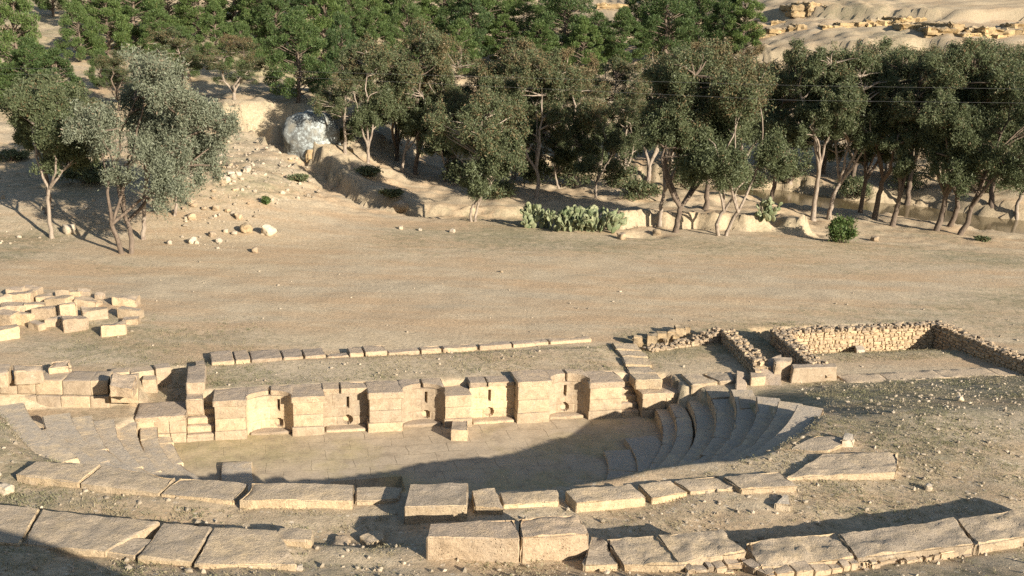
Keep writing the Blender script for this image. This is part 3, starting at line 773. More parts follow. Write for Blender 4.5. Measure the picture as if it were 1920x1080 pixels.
# ------------------------------------------------------------------ rubble rooms on the right
def rubble_wall(p, q, z0, z1, th, label, broken=0.0, top_only=False, ragged=0.06):
    """mortared core, courses of small stones on both faces, cobbles on top"""
    p = np.asarray(p)[:2]; q = np.asarray(q)[:2]
    L = np.linalg.norm(q - p); d = (q - p) / L; nn = np.array([-d[1], d[0]])
    root = empty('rubble_wall', (*((p + q) / 2), z0), label, 'rubble wall', 'rubble walls of the rooms beside the stage')
    o3 = np.array(root.location)
    def hh(s):
        return z1 - broken * ss((1.0 - s / L) / 0.6) * 0.8
    A = Acc()
    zz1 = hh(0.0); 
    def fn(a, b, c):
        s = a * L
        xy = p + d * s[:, None] + nn * ((b - 0.5) * (th - 0.08))[:, None]
        return np.column_stack([xy, z0 - 0.2 + (hh(s) - 0.05 - z0 + 0.2) * c])
    _seed[0] += 1
    P, Fq = stone(fn, (L, th, z1 - z0), _seed[0], 0.02, 0.02, 0.25, 40)
    me = mesh('wall_core', P - o3, Fq, True, 40)
    obj('wall_core', me, M_mortar, root)
    T_ = Acc()
    r2 = random.Random(int(p[0] * 100) + 5)
    def lump(acc, c, size, rot, seed):
        V, Fq = unit_box(3, 3, 3)
        X = (V - 0.5) * 2
        X = X / np.maximum(1e-6, np.linalg.norm(X, axis=1, keepdims=True)) * (np.linalg.norm(X, ord=4, axis=1, keepdims=True) * 0 + 1) * 0.36 + X * 0.66
        X = X * 0.5 * np.array(size)
        X = X + 0.02 * np.column_stack([vnoise(V[:, 0] * 3 + seed, V[:, 1] * 3, V[:, 2] * 3, 1), vnoise(V[:, 0] * 3, V[:, 1] * 3 + seed, V[:, 2] * 3, 2), vnoise(V[:, 0] * 3, V[:, 1] * 3, V[:, 2] * 3 + seed, 3)])
        cr, sr = math.cos(rot), math.sin(rot)
        X = np.column_stack([X[:, 0] * cr - X[:, 1] * sr, X[:, 0] * sr + X[:, 1] * cr, X[:, 2]])
        acc.add(X + c - o3, Fq)
    yaw = math.atan2(d[1], d[0])
    ch = 0.16
    for side in (-1, 1):
        F_ = Acc(); z = z0
        while z < z1 - 0.05:
            hgt = r2.uniform(0.08, 0.17); s = r2.uniform(-0.1, 0.05)
            while s < L:
                w = r2.choice((r2.uniform(0.09, 0.2), r2.uniform(0.15, 0.42)))
                if z + hgt < hh(s) + 0.04:
                    c = p + d * (s + w / 2) + nn * side * (th / 2 - 0.08)
                    lump(F_, np.array([*c, z + hgt / 2 + r2.uniform(-.02, .02)]), (w * r2.uniform(.8, 1.0), 0.2 + r2.uniform(-.03, .02), hgt * r2.uniform(.75, 1.0)), yaw + r2.uniform(-.06, .06), r2.random() * 50)
                s += w
            z += hgt
        obj('facing_stonework', F_.mesh('facing_stonework', True, 50), M_rub, root)
    s = 0
    while s < L:
        b = -th / 2 + 0.08
        while b < th / 2 - 0.03:
            w = r2.uniform(0.09, 0.2)
            c = p + d * (s + r2.uniform(-.06, .06)) + nn * b
            lump(T_, np.array([*c, hh(s) + r2.uniform(-0.05, ragged * 0.6)]), (w, w * r2.uniform(.7, 1.1), w * r2.uniform(.6, 1.0)), r2.uniform(0, 3), r2.random() * 50)
            b += w * 0.95
        s += 0.17
    obj('coping_cobbles', T_.mesh('coping_cobbles', True, 50), M_rub, root)
    return root

R2a, R2b = U(1452, 619, .6), U(1768, 604, .6)
rubble_wall(R2a, R2b, -0.45, .55, .55, 'long sunlit rubble wall at the back of the large room')
R2d = U(1950, 684, .6); R2c = U(1538, 682, .6)
dd = (R2b - R2a)[:2]; dd = dd / np.linalg.norm(dd); nb = np.array([-dd[1], dd[0]])
rubble_wall(R2a[:2] + dd * 0.2 - nb * 0.3, R2c[:2], -0.45, .52, .62, 'left side wall of the large room, its dark face to the passage')
rubble_wall(R2b[:2] - dd * 0.25 - nb * 0.3, R2d[:2], -0.45, .58, .62, 'right side wall of the large room, running out of the photo')
R1a, R1b, R1c = U(1215, 640, .35), U(1352, 619, .42), U(1430, 686, .42)
rubble_wall(R1a, R1b, -0.1, .42, .5, 'low broken back wall of the small room, crumbled at its left end', broken=0.45, ragged=0.12)
d1 = (R1b - R1a)[:2]; d1 = d1 / np.linalg.norm(d1); n1_ = np.array([-d1[1], d1[0]])
rubble_wall(R1b[:2] + d1 * 0.15 - n1_ * 0.28, R1c[:2], -0.1, .45, .62, 'right side wall of the small room, lit at its near end')
# loose lumps of the broken wall
LOOSE = [(1195, 648, .3), (1222, 645, .35), (1240, 640, .34), (1258, 637, .3), (1275, 632, .38), (1284, 627, .3), (1248, 646, .2), (1266, 640, .2)]
k_lab = ['dark lump of masonry leftmost on the broken wall', 'flat grey lump of masonry on the broken wall', 'lump of masonry in the middle of the broken wall', 'dark pitted lump of masonry on the broken wall', 'upright lump of masonry near the sound part of the broken wall', 'small dark lump of masonry on the sound wall end', 'small fragment before the broken wall', 'second small fragment before the broken wall, farther right']
for (x, y, w), lb in zip(LOOSE, k_lab):
    c = G(x, y); q = [c[:2] + np.array(v) * w for v in ((-.6, .5), (.6, .55), (.55, -.5), (-.6, -.5))]
    tag(stone_obj('rubble_lump', quad_fn(q, c[2] - .1, c[2] + w * 1.1), M_mortar, None, 0.07, 0.1, 0.08, 8), lb, 'rubble', 'lumps of the broken wall')
block('stone_block', [(1484, 683), (1566, 680), (1570, 688), (1488, 691)], 0.55, .85, 'large yellow block with a flat lid-like top right of the stage', mat=M_ash, batter=0.10, rough=0.02, chip=0.03)
block('stone_block', [(1450, 671), (1485, 670), (1484, 677), (1452, 679)], 0.66, .85, 'upright block standing behind the large yellow block', mat=M_ash)
block('stone_block', [(1432, 683), (1464, 676), (1468, 708), (1420, 700)], 0.35, .5, 'leaning slab between the cube and the large yellow block', mat=M_lime, zt=(0.5, 0.62, -0.05, 0.0), rough=0.03)
block('stone_block', [(1406, 697), (1432, 698), (1436, 706), (1408, 708)], 0.30, .62, 'bright cube-shaped block at the right end of the seats', mat=M_ash, rough=0.02, chip=0.03)
block('stone_block', [(1381, 697), (1396, 698), (1404, 722), (1380, 728)], 0.22, .6, 'slanting pale block left of the bright cube', mat=M_lime, zt=(0.28, 0.2, -0.05, 0.1))
block('stone_slab', [(1276, 700), (1314, 699), (1346, 716), (1298, 722)], 0.12, .4, 'pale slab left of the dark gap at the right end of the stage', mat=M_slab)
block('stone_slab', [(1316, 699), (1372, 696), (1376, 714), (1350, 716)], 0.10, .4, 'shaded slab in the gap beside the slanting pale block', mat=M_slab)
block('stone_slab', [(1316, 722), (1350, 723), (1378, 744), (1333, 746)], 0.03, .35, 'pale slab ending a seat row in front of the slanting block', mat=M_slab)
block('stone_slab', [(1385, 744), (1424, 742), (1428, 762), (1388, 766)], 0.40, .4, 'square slab with a shaded edge at the end of a middle seat row', mat=M_slab)
block('boulder', [(1603, 648), (1617, 646), (1624, 655), (1606, 657)], -0.05, .38, 'small boulder lying on the grass of the large room', 'boulder', mat=M_white, rough=0.06, chip=0.1)
block('stone_block', [(1541, 723), (1548, 723), (1552, 730), (1538, 731)], 0.2, .2, 'little stone in the weeds before the large yellow block', mat=M_lime)
# bed of the low earthen wall top that runs right from the yellow block
A = Acc(); ctr = [(1580, 711), (1660, 707), (1760, 701), (1860, 697), (1990, 691)]
tops = [U(x, y, 0.12) for x, y in ctr]
for a, b in zip(tops[:-1], tops[1:]):
    d = (b - a)[:2]; L = np.linalg.norm(d); d = d / L; nn = np.array([-d[1], d[0]])
    P, Fq = stone(quad_fn([a[:2] + nn * .42, b[:2] + nn * .42 + d * .02, b[:2] - nn * .42 + d * .02, a[:2] - nn * .42], -0.5, 0.12)[0], (L, .84, .6), 5, 0.03, 0.04, 0.2, 30)
    A.add(P - tops[0], Fq)
M_path = mat_stone('earth_path', (0.44, 0.36, 0.27), (0.40, 0.325, 0.24), (0.43, 0.355, 0.27), 0.5, 0.5, 0.1)
tag(obj('low_wall', A.mesh('low_wall', True, 45), M_path, loc=tops[0]), 'low flat earth-topped wall along the near side of the large room', 'low wall')

# ------------------------------------------------------------------ dressed blocks laid out on the field, far left
PILE = [(60, 545, 34, 18, -5, 'half sunk block farthest back, behind the long block near the left edge'), (100, 603, 30, 22, 18, 'low block between the squared block and the nearer long block'), (158, 549, 24, 14, 12, 'small flat block right of the low yellow one at the back'), (30, 548, 30, 18, 8, 'small block at the very back near the left edge'), (70, 610, 30, 20, -25, 'low worn block in front of the short upright one'), (118, 550, 26, 16, 20, 'small block behind the broad one in the back row'), (38, 559, 50, 26, 10, 'long block at the back of the laid-out blocks, near the left edge'), (8, 566, 30, 28, 30, 'block cut by the left edge, back row of the laid-out blocks'), (84, 560, 28, 22, 15, 'block between two larger ones in the back row'),
        (25, 578, 44, 26, 25, 'pale block lying second row from the back, near the left edge'), (66, 576, 36, 26, 20, 'block lying in the middle of the laid-out blocks behind the squared one'), (112, 564, 44, 26, -8, 'broad block in the back row right of the middle'), (86, 585, 42, 30, 3, 'squared block with a bright front in the middle of the laid-out blocks'),
        (128, 582, 34, 44, 40, 'tall tilted block, highest of the laid-out blocks'), (48, 597, 30, 32, -12, 'short upright block with a bright front near the left edge'), (14, 596, 44, 30, -20, 'block with its top tilted towards the left edge'), (10, 622, 48, 34, 35, 'block in the nearest left corner of the laid-out blocks'),
        (142, 549, 30, 14, -4, 'low yellow block lying alone at the back of the laid-out blocks'), (188, 556, 18, 10, 4, 'small yellow block lying alone behind the laid-out blocks'), (168, 568, 46, 12, -6, 'flat thin slab behind the long pair of blocks'), (178, 588, 46, 26, 28, 'farther of two long blocks lying end to end'),
        (142, 606, 46, 30, 32, 'nearer of two long blocks lying end to end'), (237, 564, 46, 22, -2, 'yellow rounded block, farthest back of the right-hand group'), (244, 586, 46, 26, -6, 'thick block in the middle of the right-hand group'), (246, 600, 30, 18, 10, 'small block between the two larger ones of the right-hand group'), (214, 618, 46, 28, 22, 'nearest block of the right-hand group, tilted to the left')]
for k, (x, y, w, hpx, yaw, lb) in enumerate(PILE):
    c = G(x, y + hpx * 0.35); D = depth(c) / F
    ww, h = w * D * 0.98, max(0.2, hpx * D * 0.68)
    dpt = ww * rnd.uniform(0.5, 0.75); a = math.radians(yaw)
    ex = np.array([math.cos(a), math.sin(a)]) * ww / 2; ey = np.array([-math.sin(a), math.cos(a)]) * dpt / 2
    q = [c[:2] - ex + ey, c[:2] + ex + ey, c[:2] + ex - ey, c[:2] - ex - ey]
    tl = [rnd.uniform(-.08, .08) for _ in range(4)]
    tag(stone_obj('stone_block', quad_fn(q, c[2] - .12, c[2] + h, 0.0, [c[2] + h + v for v in tl]), M_ash if k % 3 else M_lime, None, 0.035, 0.06, 0.09, 14), lb, 'stone block', 'dressed blocks laid out on the field at the left')

# ------------------------------------------------------------------ loose field stones
def boulder(name, px, py, wpx, label, mat=M_white, group=None, hk=0.75, cat='stone'):
    if py > 1000: hk = 0.42
    c = G(px, py); w = wpx * depth(c) / F; h = w * hk
    V, Fq = unit_box(6, 6, 6)
    X = (V - 0.5) * 2
    X = X / np.linalg.norm(X, axis=1, keepdims=True) * 0.7 + X * 0.3
    sd = int(px * 7 + py)
    X = X * (1 + 0.28 * fbm(X[:, 0] * 1.1 + sd, X[:, 1] * 1.1, X[:, 2] * 1.1, 3, sd % 50)[:, None])
    X = X * np.array([w / 2, w / 2 * 0.85, h / 2]) / 0.95
    X[:, 2] += h * 0.35
    return tag(obj(name, mesh(name, X, Fq, True, 48), mat, loc=c, rotz=rnd.uniform(0, 6)), label, cat, group)

SINGLE = [(503, 440, 26, 'round white stone lying on the field, biggest and palest', M_white), (478, 473, 15, 'yellowish stone lying alone on the field before the round white one', M_rub), (462, 436, 24, 'grey pointed stone left of the round white one', M_mortar), (440, 440, 10, 'tiny white stone left of the grey pointed one', M_white),
          (360, 456, 17, 'pale stone lying between the grey-green tree and the round white stone', M_white), (317, 458, 11, 'small white stone right of the grey-green tree trunk', M_white), (398, 443, 14, 'flat stone left of the tiny white one', M_rub), (424, 436, 9, 'small pale stone behind the flat one', M_white), (410, 455, 13, 'low white stone before the flat one', M_white),
          (130, 437, 24, 'flat pale slab of stone right of the pale trunk', M_white), (360, 410, 16, 'stone lying behind the grey-green tree', M_rub), (405, 395, 14, 'stone at the foot of the rubble slope', M_rub), (432, 330, 15, 'white stone on the rubble slope, left one of a pair', M_white), (447, 329, 13, 'white stone on the rubble slope, right one of a pair', M_white),
          (752, 430, 9, 'small white stone on the far edge of the field, left', M_white), (788, 433, 7, 'small white stone on the far edge of the field, right', M_white), (848, 436, 10, 'pale stone on the field left of the twin trunk', M_white), (752, 398, 26, 'flat pale stone lying in the mouth of the gully', M_rub), (1165, 448, 18, 'pale stone beside the dark hollow right of the cactus', M_rub), (1230, 441, 16, 'stone standing at the dark hollow right of the cactus', M_mortar),
          (940, 511, 6, 'tiny dark clod in the middle of the field', M_mortar), (1800, 752, 14, 'pale pointed stone in the weeds at the right', M_white), (1740, 918, 16, 'flat white stone in the weeds at the lower right', M_white), (1455, 1030, 24, 'yellowish stone lying on the right ring wall', M_rub), (560, 1068, 18, 'round grey stone at the end of the left ring slabs', M_white), (640, 1025, 38, 'rough stone in the shade left of the two big blocks', M_rub),
          (700, 1022, 46, 'boulder left of the two big blocks', M_slab), (12, 925, 26, 'white stone at the left edge below the first slab', M_white), (1640, 452, 14, 'stone on the bank right of the green shrub', M_rub), (555, 800, 8, 'little stone on the left seat rows', M_rub)]
for x, y, w, lb, mt in SINGLE[:-1]:
    boulder('field_stone', x, y, w, lb, mt, 'single stones lying about the field')
k = 0
for _ in range(400):
    if k >= 60: break
    x, y = rnd.uniform(325, 470), rnd.uniform(290, 420)
    if y > 360 and rnd.random() < 0.6: continue
    k += 1
    boulder('slope_stone', x, y, rnd.choice([5, 6, 7, 8, 10, 13, 15]), 'pale stone among many on the rubble slope behind the grey-green tree', rnd.choice([M_white, M_rub, M_rub, M_lime]), 'stones strewn over the rubble slope')

# the spotted rock dome
m, nt = new_mat('spotted_rock'); n = N(nt)
P = n('ShaderNodeTexCoord').outputs['Object']
vv = n('ShaderNodeTexVoronoi', {'Vector': n('ShaderNodeMapping', {'Vector': P, 'Scale': (1, 1, 0.75)}).outputs[0], 'Scale': 3.4, 'Randomness': 1})
xx = n('ShaderNodeSeparateXYZ', {0: P}).outputs[0]
nz = n.noise(P, 6.0, 5, 0.7)
nz = n.noise(P, 4.0, 7, 0.85)
f = n.ramp(n.math('ADD', n.math('MULTIPLY_ADD', xx, 0.028, 0.01), nz), 0.5, 0.55)
c = n.mix(f, (0.15, 0.155, 0.145), (0.34, 0.375, 0.365))
c = n.mix(n.ramp(n.noise(P, 1.3, 3), 0.5, 0.7), c, (0.22, 0.205, 0.165))
n.out(c, 1.0, nz, 0.25, 0.05, 0.0)
c0 = G(583, 258); wd = 92 * depth(c0) / F
V, Fq = unit_box(26, 22, 20); X = (V - 0.5) * 2
X = X / np.linalg.norm(X, axis=1, keepdims=True) * 0.96 + X * 0.04
lo_ = X[:, 2] < 0; rl_ = np.hypot(X[:, 0], X[:, 1]) + 1e-6; k_ = np.where(lo_ & (rl_ > 0.25), 1 / np.maximum(rl_, 0.25) * 0.98, 1.0); X[:, 0] *= k_; X[:, 1] *= k_
X = X * (1 + 0.20 * fbm(X[:, 0] * 1.3, X[:, 1] * 1.3, X[:, 2] * 1.3, 4, 5)[:, None])
X[:, 2] = np.where(X[:, 2] > 0, X[:, 2] ** 0.8 if False else np.sign(X[:, 2]) * np.abs(X[:, 2]) ** 0.75, X[:, 2])
X = X * np.array([wd * 0.54, wd * 0.42, wd * 0.52]); X[:, 2] += wd * 0.04
tag(obj('spotted_rock', mesh('spotted_rock', X, Fq, True, 50), m, loc=c0), 'big domed rock blotched white and bluish grey at the head of the gully', 'rock')

# rock ledges on the far slope
LED = [(1440, 42, 70, 16, 'small yellow ledge just right of the highest pines'), (1530, 18, 90, 22, 'long shadowed ledge on the far slope above the trees'), (1600, 44, 120, 14, 'low broken ledge on the far slope'), (1680, 34, 110, 26, 'yellow cliff with a dark cleft on the far slope'), (1795, 50, 120, 30, 'yellow cliff with hollows near the upper right corner'),
       (1900, 46, 90, 34, 'yellow cliff with a cave mouth at the upper right edge'), (1480, 52, 110, 20, 'broken yellow ledge right of the small one on the far slope'), (1850, 58, 90, 26, 'jutting yellow ledge next to the cave mouth on the far slope'), (1740, 44, 110, 24, 'middle stretch of the long yellow cliff on the far slope'), (1905, 150, 44, 40, 'arched grey rock at the right edge behind the trees'), (1130, 10, 80, 20, 'pale ledge between the pines at the top'), (500, 208, 150, 34, 'eroded ochre bank left of the spotted rock'), (575, 292, 74, 30, 'ochre cut bank at the top of the gully')]
for k, (x, y, w, h, lb) in enumerate(LED):
    c = G(x, y + h / 2); D = depth(c) / F; L, hh_ = w * D, h * D * 1.5
    A = Acc(); u = -L / 2
    while u < L / 2:
        bw = rnd.uniform(0.5, 1.9) * hh_; bh = hh_ * rnd.uniform(0.35, 0.85) * (0.5 + 0.4 * (1 - (2 * u / L) ** 2)); bd = hh_ * rnd.uniform(1.0, 1.8); yw = rnd.uniform(-.4, .4); v0 = rnd.uniform(-.25, .25) * hh_
        for lay in range(2):
            fr = (0.0, 0.55, 1.0)
            cs, sn = math.cos(yw + lay * .1), math.sin(yw + lay * .1); sh = rnd.uniform(-.12, .12) * hh_
            q = [(u + (x_ * cs - y_ * sn), v0 + sh + (x_ * sn + y_ * cs)) for x_, y_ in ((0, bd), (bw * 1.1, bd), (bw * 1.1, 0), (0, 0))]
            _seed[0] += 1
            P_, F_ = stone(quad_fn(q, -0.4 * hh_ + (bh + .2 * hh_) * fr[lay], -0.4 * hh_ + (bh + .2 * hh_) * fr[lay + 1])[0], (bw, bd, bh), _seed[0], 0.15 * hh_, 0.10 * hh_, 0.13 * hh_, 13)
            A.add(P_, F_)
        u += bw * 0.92
    tag(obj('rock_ledge', A.mesh('rock_ledge', True, 40), M_cliff, loc=c, rotz=math.radians(-4 + (k % 3) * 4)), lb, 'rock ledge', 'rock ledges of the far slope')

# ------------------------------------------------------------------ trees
def tube(acc, pts, rad, sides=7):
    pts = np.asarray(pts, float); n = len(pts)
    T = np.gradient(pts, axis=0); T /= np.linalg.norm(T, axis=1, keepdims=True) + 1e-9
    ref = np.array([0.31, 0.95, 0.07]); A = np.cross(T, ref); A /= np.linalg.norm(A, axis=1, keepdims=True) + 1e-9
    Bv = np.cross(T, A); th = np.arange(sides) * 2 * math.pi / sides
    V = (pts[:, None] + (A[:, None] * np.cos(th)[None, :, None] + Bv[:, None] * np.sin(th)[None, :, None]) * np.asarray(rad)[:, None, None]).reshape(-1, 3)
    i = np.arange(n - 1)[:, None] * sides; j = np.arange(sides)[None]; j2 = (j + 1) % sides
    acc.add(V, np.stack([i + j, i + j2, i + sides + j2, i + sides + j], -1).reshape(-1, 4))

def curve(p, q, bend, n, rs):
    t = np.linspace(0, 1, n)[:, None]; p = np.asarray(p, float); q = np.asarray(q, float)
    off = rs.normal(size=3) * bend * np.linalg.norm(q - p); off[2] = abs(off[2]) * 0.4
    return p * (1 - t) + q * t + off * (4 * t * (1 - t)) + rs.normal(size=(n, 3)) * 0.012 * np.linalg.norm(q - p) * (t * (1 - t) * 4)

def leaf_mesh(name, C, L, Wd, D, Nn, brown):
    """diamond leaves: centre, length, width, axis, side"""
    n = len(C)
    V = np.empty((n, 4, 3))
    V[:, 0] = C - D * (L / 2)[:, None]; V[:, 2] = C + D * (L / 2)[:, None]
    V[:, 1] = C + Nn * (Wd / 2)[:, None] - D * (L * 0.1)[:, None]; V[:, 3] = C - Nn * (Wd / 2)[:, None] - D * (L * 0.1)[:, None]
    me = mesh(name, V.reshape(-1, 3), np.arange(n * 4).reshape(n, 4), False)
    at = me.attributes.new('brown', 'FLOAT', 'POINT'); at.data.foreach_set('value', np.repeat(brown, 4).astype(np.float32))
    return me

def unit(v): return v / (np.linalg.norm(v, axis=-1, keepdims=True) + 1e-9)

def euc_meshes(seed, Ht, Wd, clear=0.3, lean=(0, 0), stems=1, clumps=64, leaves=9000, brown=0.15, trunk_r=0.02, crown_off=(0, 0), lsize=1.0):
    rs = np.random.RandomState(seed); A = Acc()
    lean = np.array([*lean, 0.0]) * Ht; coff = np.array([*crown_off, 0.0]) * Wd
    cz = Ht * (clear + (1 - clear) * 0.5); sz = Ht * (1 - clear) * 0.5
    # clump centres in an uneven crown: a few big lobes, each with clumps
    nl = 8 + rs.randint(4)
    lobes = []
    for k in range(nl):
        v = unit(rs.normal(size=3)); v[2] = 0; v = unit(v); zz = -0.95 + 1.8 * (k + rs.rand()) / nl
        v = v * math.sqrt(max(0.1, 1 - 0.75 * zz * zz)) * rs.uniform(0.45, 1.1); v[2] = zz
        lobes.append((v * np.array([Wd * 0.37, Wd * 0.37, sz * 0.74]) + np.array([0, 0, cz]) + lean * 0.8 + coff, rs.uniform(0.5, 1.0)))
    lobes.append((np.array([0, 0, cz + sz * 0.62]) + lean + coff, 0.8))
    cl = []
    for k in range(clumps):
        c, rr_ = lobes[k % len(lobes)]
        v = unit(rs.normal(size=3)) * rs.uniform(0.35, 1.0) ** 0.5
        cl.append(c + v * np.array([Wd * 0.20, Wd * 0.20, sz * 0.30]) * rr_)
    cl = np.array(cl); cl[:, 2] = np.clip(cl[:, 2], Ht * clear * 0.8, Ht * 0.985)
    fork = Ht * clear * rs.uniform(0.55, 0.85)
    limbs = []
    for st in range(stems):
        base = np.array([rs.uniform(-.25, .25) * (stems > 1), rs.uniform(-.15, .15) * (stems > 1), -0.3])
        sp = np.array([rs.uniform(-.05, .05), rs.uniform(-.05, .05), 0]) * Ht * (stems > 1)
        f = base + lean * 0.45 + sp + np.array([0, 0, fork + 0.3])
        tr = curve(base, f, 0.05, 9, rs); r0 = trunk_r * Ht * (0.8 if stems > 1 else 1)
        rad = np.linspace(1, 0.72, 9) * r0; rad[0] *= 1.45; rad[1] *= 1.12
        tube(A, tr, rad, 9)
        m_ = 2 + rs.randint(2) if stems > 1 else 3 + rs.randint(2)
        for k in range(m_):
            c, _ = lobes[(k * 2 + st * 3) % len(lobes)] if k else lobes[-1]
            tip = f + (c - f) * 0.92
            lb = curve(f - np.array([0, 0, 0.1]), tip, 0.10, 9, rs)
            tube(A, lb, np.linspace(0.66, 0.16, 9) * r0, 7); limbs.append(lb)
    LP = np.concatenate(limbs)
    for c in cl:
        d = np.linalg.norm(LP - c, axis=1) + 0.8 * np.maximum(0, LP[:, 2] - c[2] + 0.3)
        p = LP[np.argmin(d)]
        tube(A, curve(p, c, 0.10, 5, rs), np.linspace(0.011, 0.003, 5) * Ht * 0.55, 5)
    trunk = A.mesh('trunk', True)
    # leaves
    per = rs.dirichlet(np.ones(len(cl)) * 1.6); cnt = (per * leaves).astype(int)
    Cs, Br = [], []
    for c, k in zip(cl, cnt):
        sub = c + rs.normal(size=(6, 3)) * np.array([0.24, 0.24, 0.22]) * (Wd / 6.0)
        q = sub[rs.randint(6, size=k)] + rs.normal(size=(k, 3)) * np.array([0.125, 0.125, 0.15]) * (Wd / 6.0)
        Cs.append(q)
        hb = np.clip((c[2] - cz) / sz * 0.6 + 0.3, 0, 1) * brown * 2 * rs.uniform(0.2, 1.6)
        Br.append((rs.rand(k) < hb) * rs.uniform(0.35, 1.0, k))
    C = np.concatenate(Cs); Br = np.concatenate(Br); n_ = len(C)
    D = unit(rs.normal(size=(n_, 3)) * np.array([1, 1, 0.7]) + np.array([0, 0, -0.8]))
    Nn = unit(np.cross(D, rs.normal(size=(n_, 3))))
    L = rs.uniform(0.10, 0.215, n_) * lsize; Wl = L * rs.uniform(0.26, 0.40, n_)
    return trunk, leaf_mesh('crown', C, L, Wl, D, Nn, Br)

def pine_meshes(seed, Ht, Wd, tufts=6500, flat=1.0):
    rs = np.random.RandomState(seed); A = Acc()
    tube(A, curve((0, 0, -0.3), (rs.uniform(-.3, .3), rs.uniform(-.3, .3), Ht * 0.9), 0.03, 9, rs), np.linspace(0.03, 0.006, 9) * Ht, 7)
    pf = []
    nb = 64
    for k in range(nb):
        h = (k + rs.rand()) / nb
        z = Ht * (0.13 + 0.85 * h)
        prof = (math.sin(math.pi * min(1, 0.14 + 0.86 * h) ** 0.75) ** 0.7) * 0.5 * Wd * flat
        a = k * 2.4 + rs.uniform(-.5, .5); q = rs.uniform(0.55, 1.04)
        c = np.array([math.cos(a) * prof * q, math.sin(a) * prof * q, z + rs.uniform(-.2, .3)])
        pf.append((c, rs.uniform(0.09, 0.16) * Wd * (1 - 0.25 * h)))
        p0 = np.array([0, 0, max(0.4, z - 0.12 * Wd)])
        tube(A, curve(p0, c, 0.06, 4, rs), np.array([0.008, 0.006, 0.004, 0.002]) * Ht, 4)
    trunk = A.mesh('trunk', True)
    w = np.array([r ** 2 for _, r in pf]); cnt = (w / w.sum() * tufts).astype(int)
    Cs, Ds = [], []
    for (c, r), k in zip(pf, cnt):
        v = unit(rs.normal(size=(k, 3))); v[:, 2] = v[:, 2] * 0.8 + 0.12
        Cs.append(c + v * r * (rs.rand(k, 1) ** 0.35) * np.array([1, 1, 0.85]))
        Ds.append(unit(v + rs.normal(size=(k, 3)) * 0.55 + np.array([0, 0, 0.45])))
    C = np.concatenate(Cs); D = np.concatenate(Ds); n_ = len(C)
    Nn = unit(np.cross(D, rs.normal(size=(n_, 3))))
    L = rs.uniform(0.14, 0.27, n_); Wl = L * rs.uniform(0.2, 0.34, n_)
    Br = (rs.rand(n_) < 0.10) * rs.uniform(0.2, 0.8, n_)
    return trunk, leaf_mesh('crown', C, L, Wl, D, Nn, Br)

def plant_tree(name, base, meshes, mats, label, cat, group, scale=1.0, rotz=0.0, sxy=1.0):
    r = empty(name, base, label, cat, group, rotz); r.scale = (scale * sxy, scale * sxy, scale)
    for nm, me, mt in zip(('trunk', 'crown'), meshes, mats):
        obj(nm, me, mt, r)
    return r

EG = 'eucalyptus trees along the river bank'
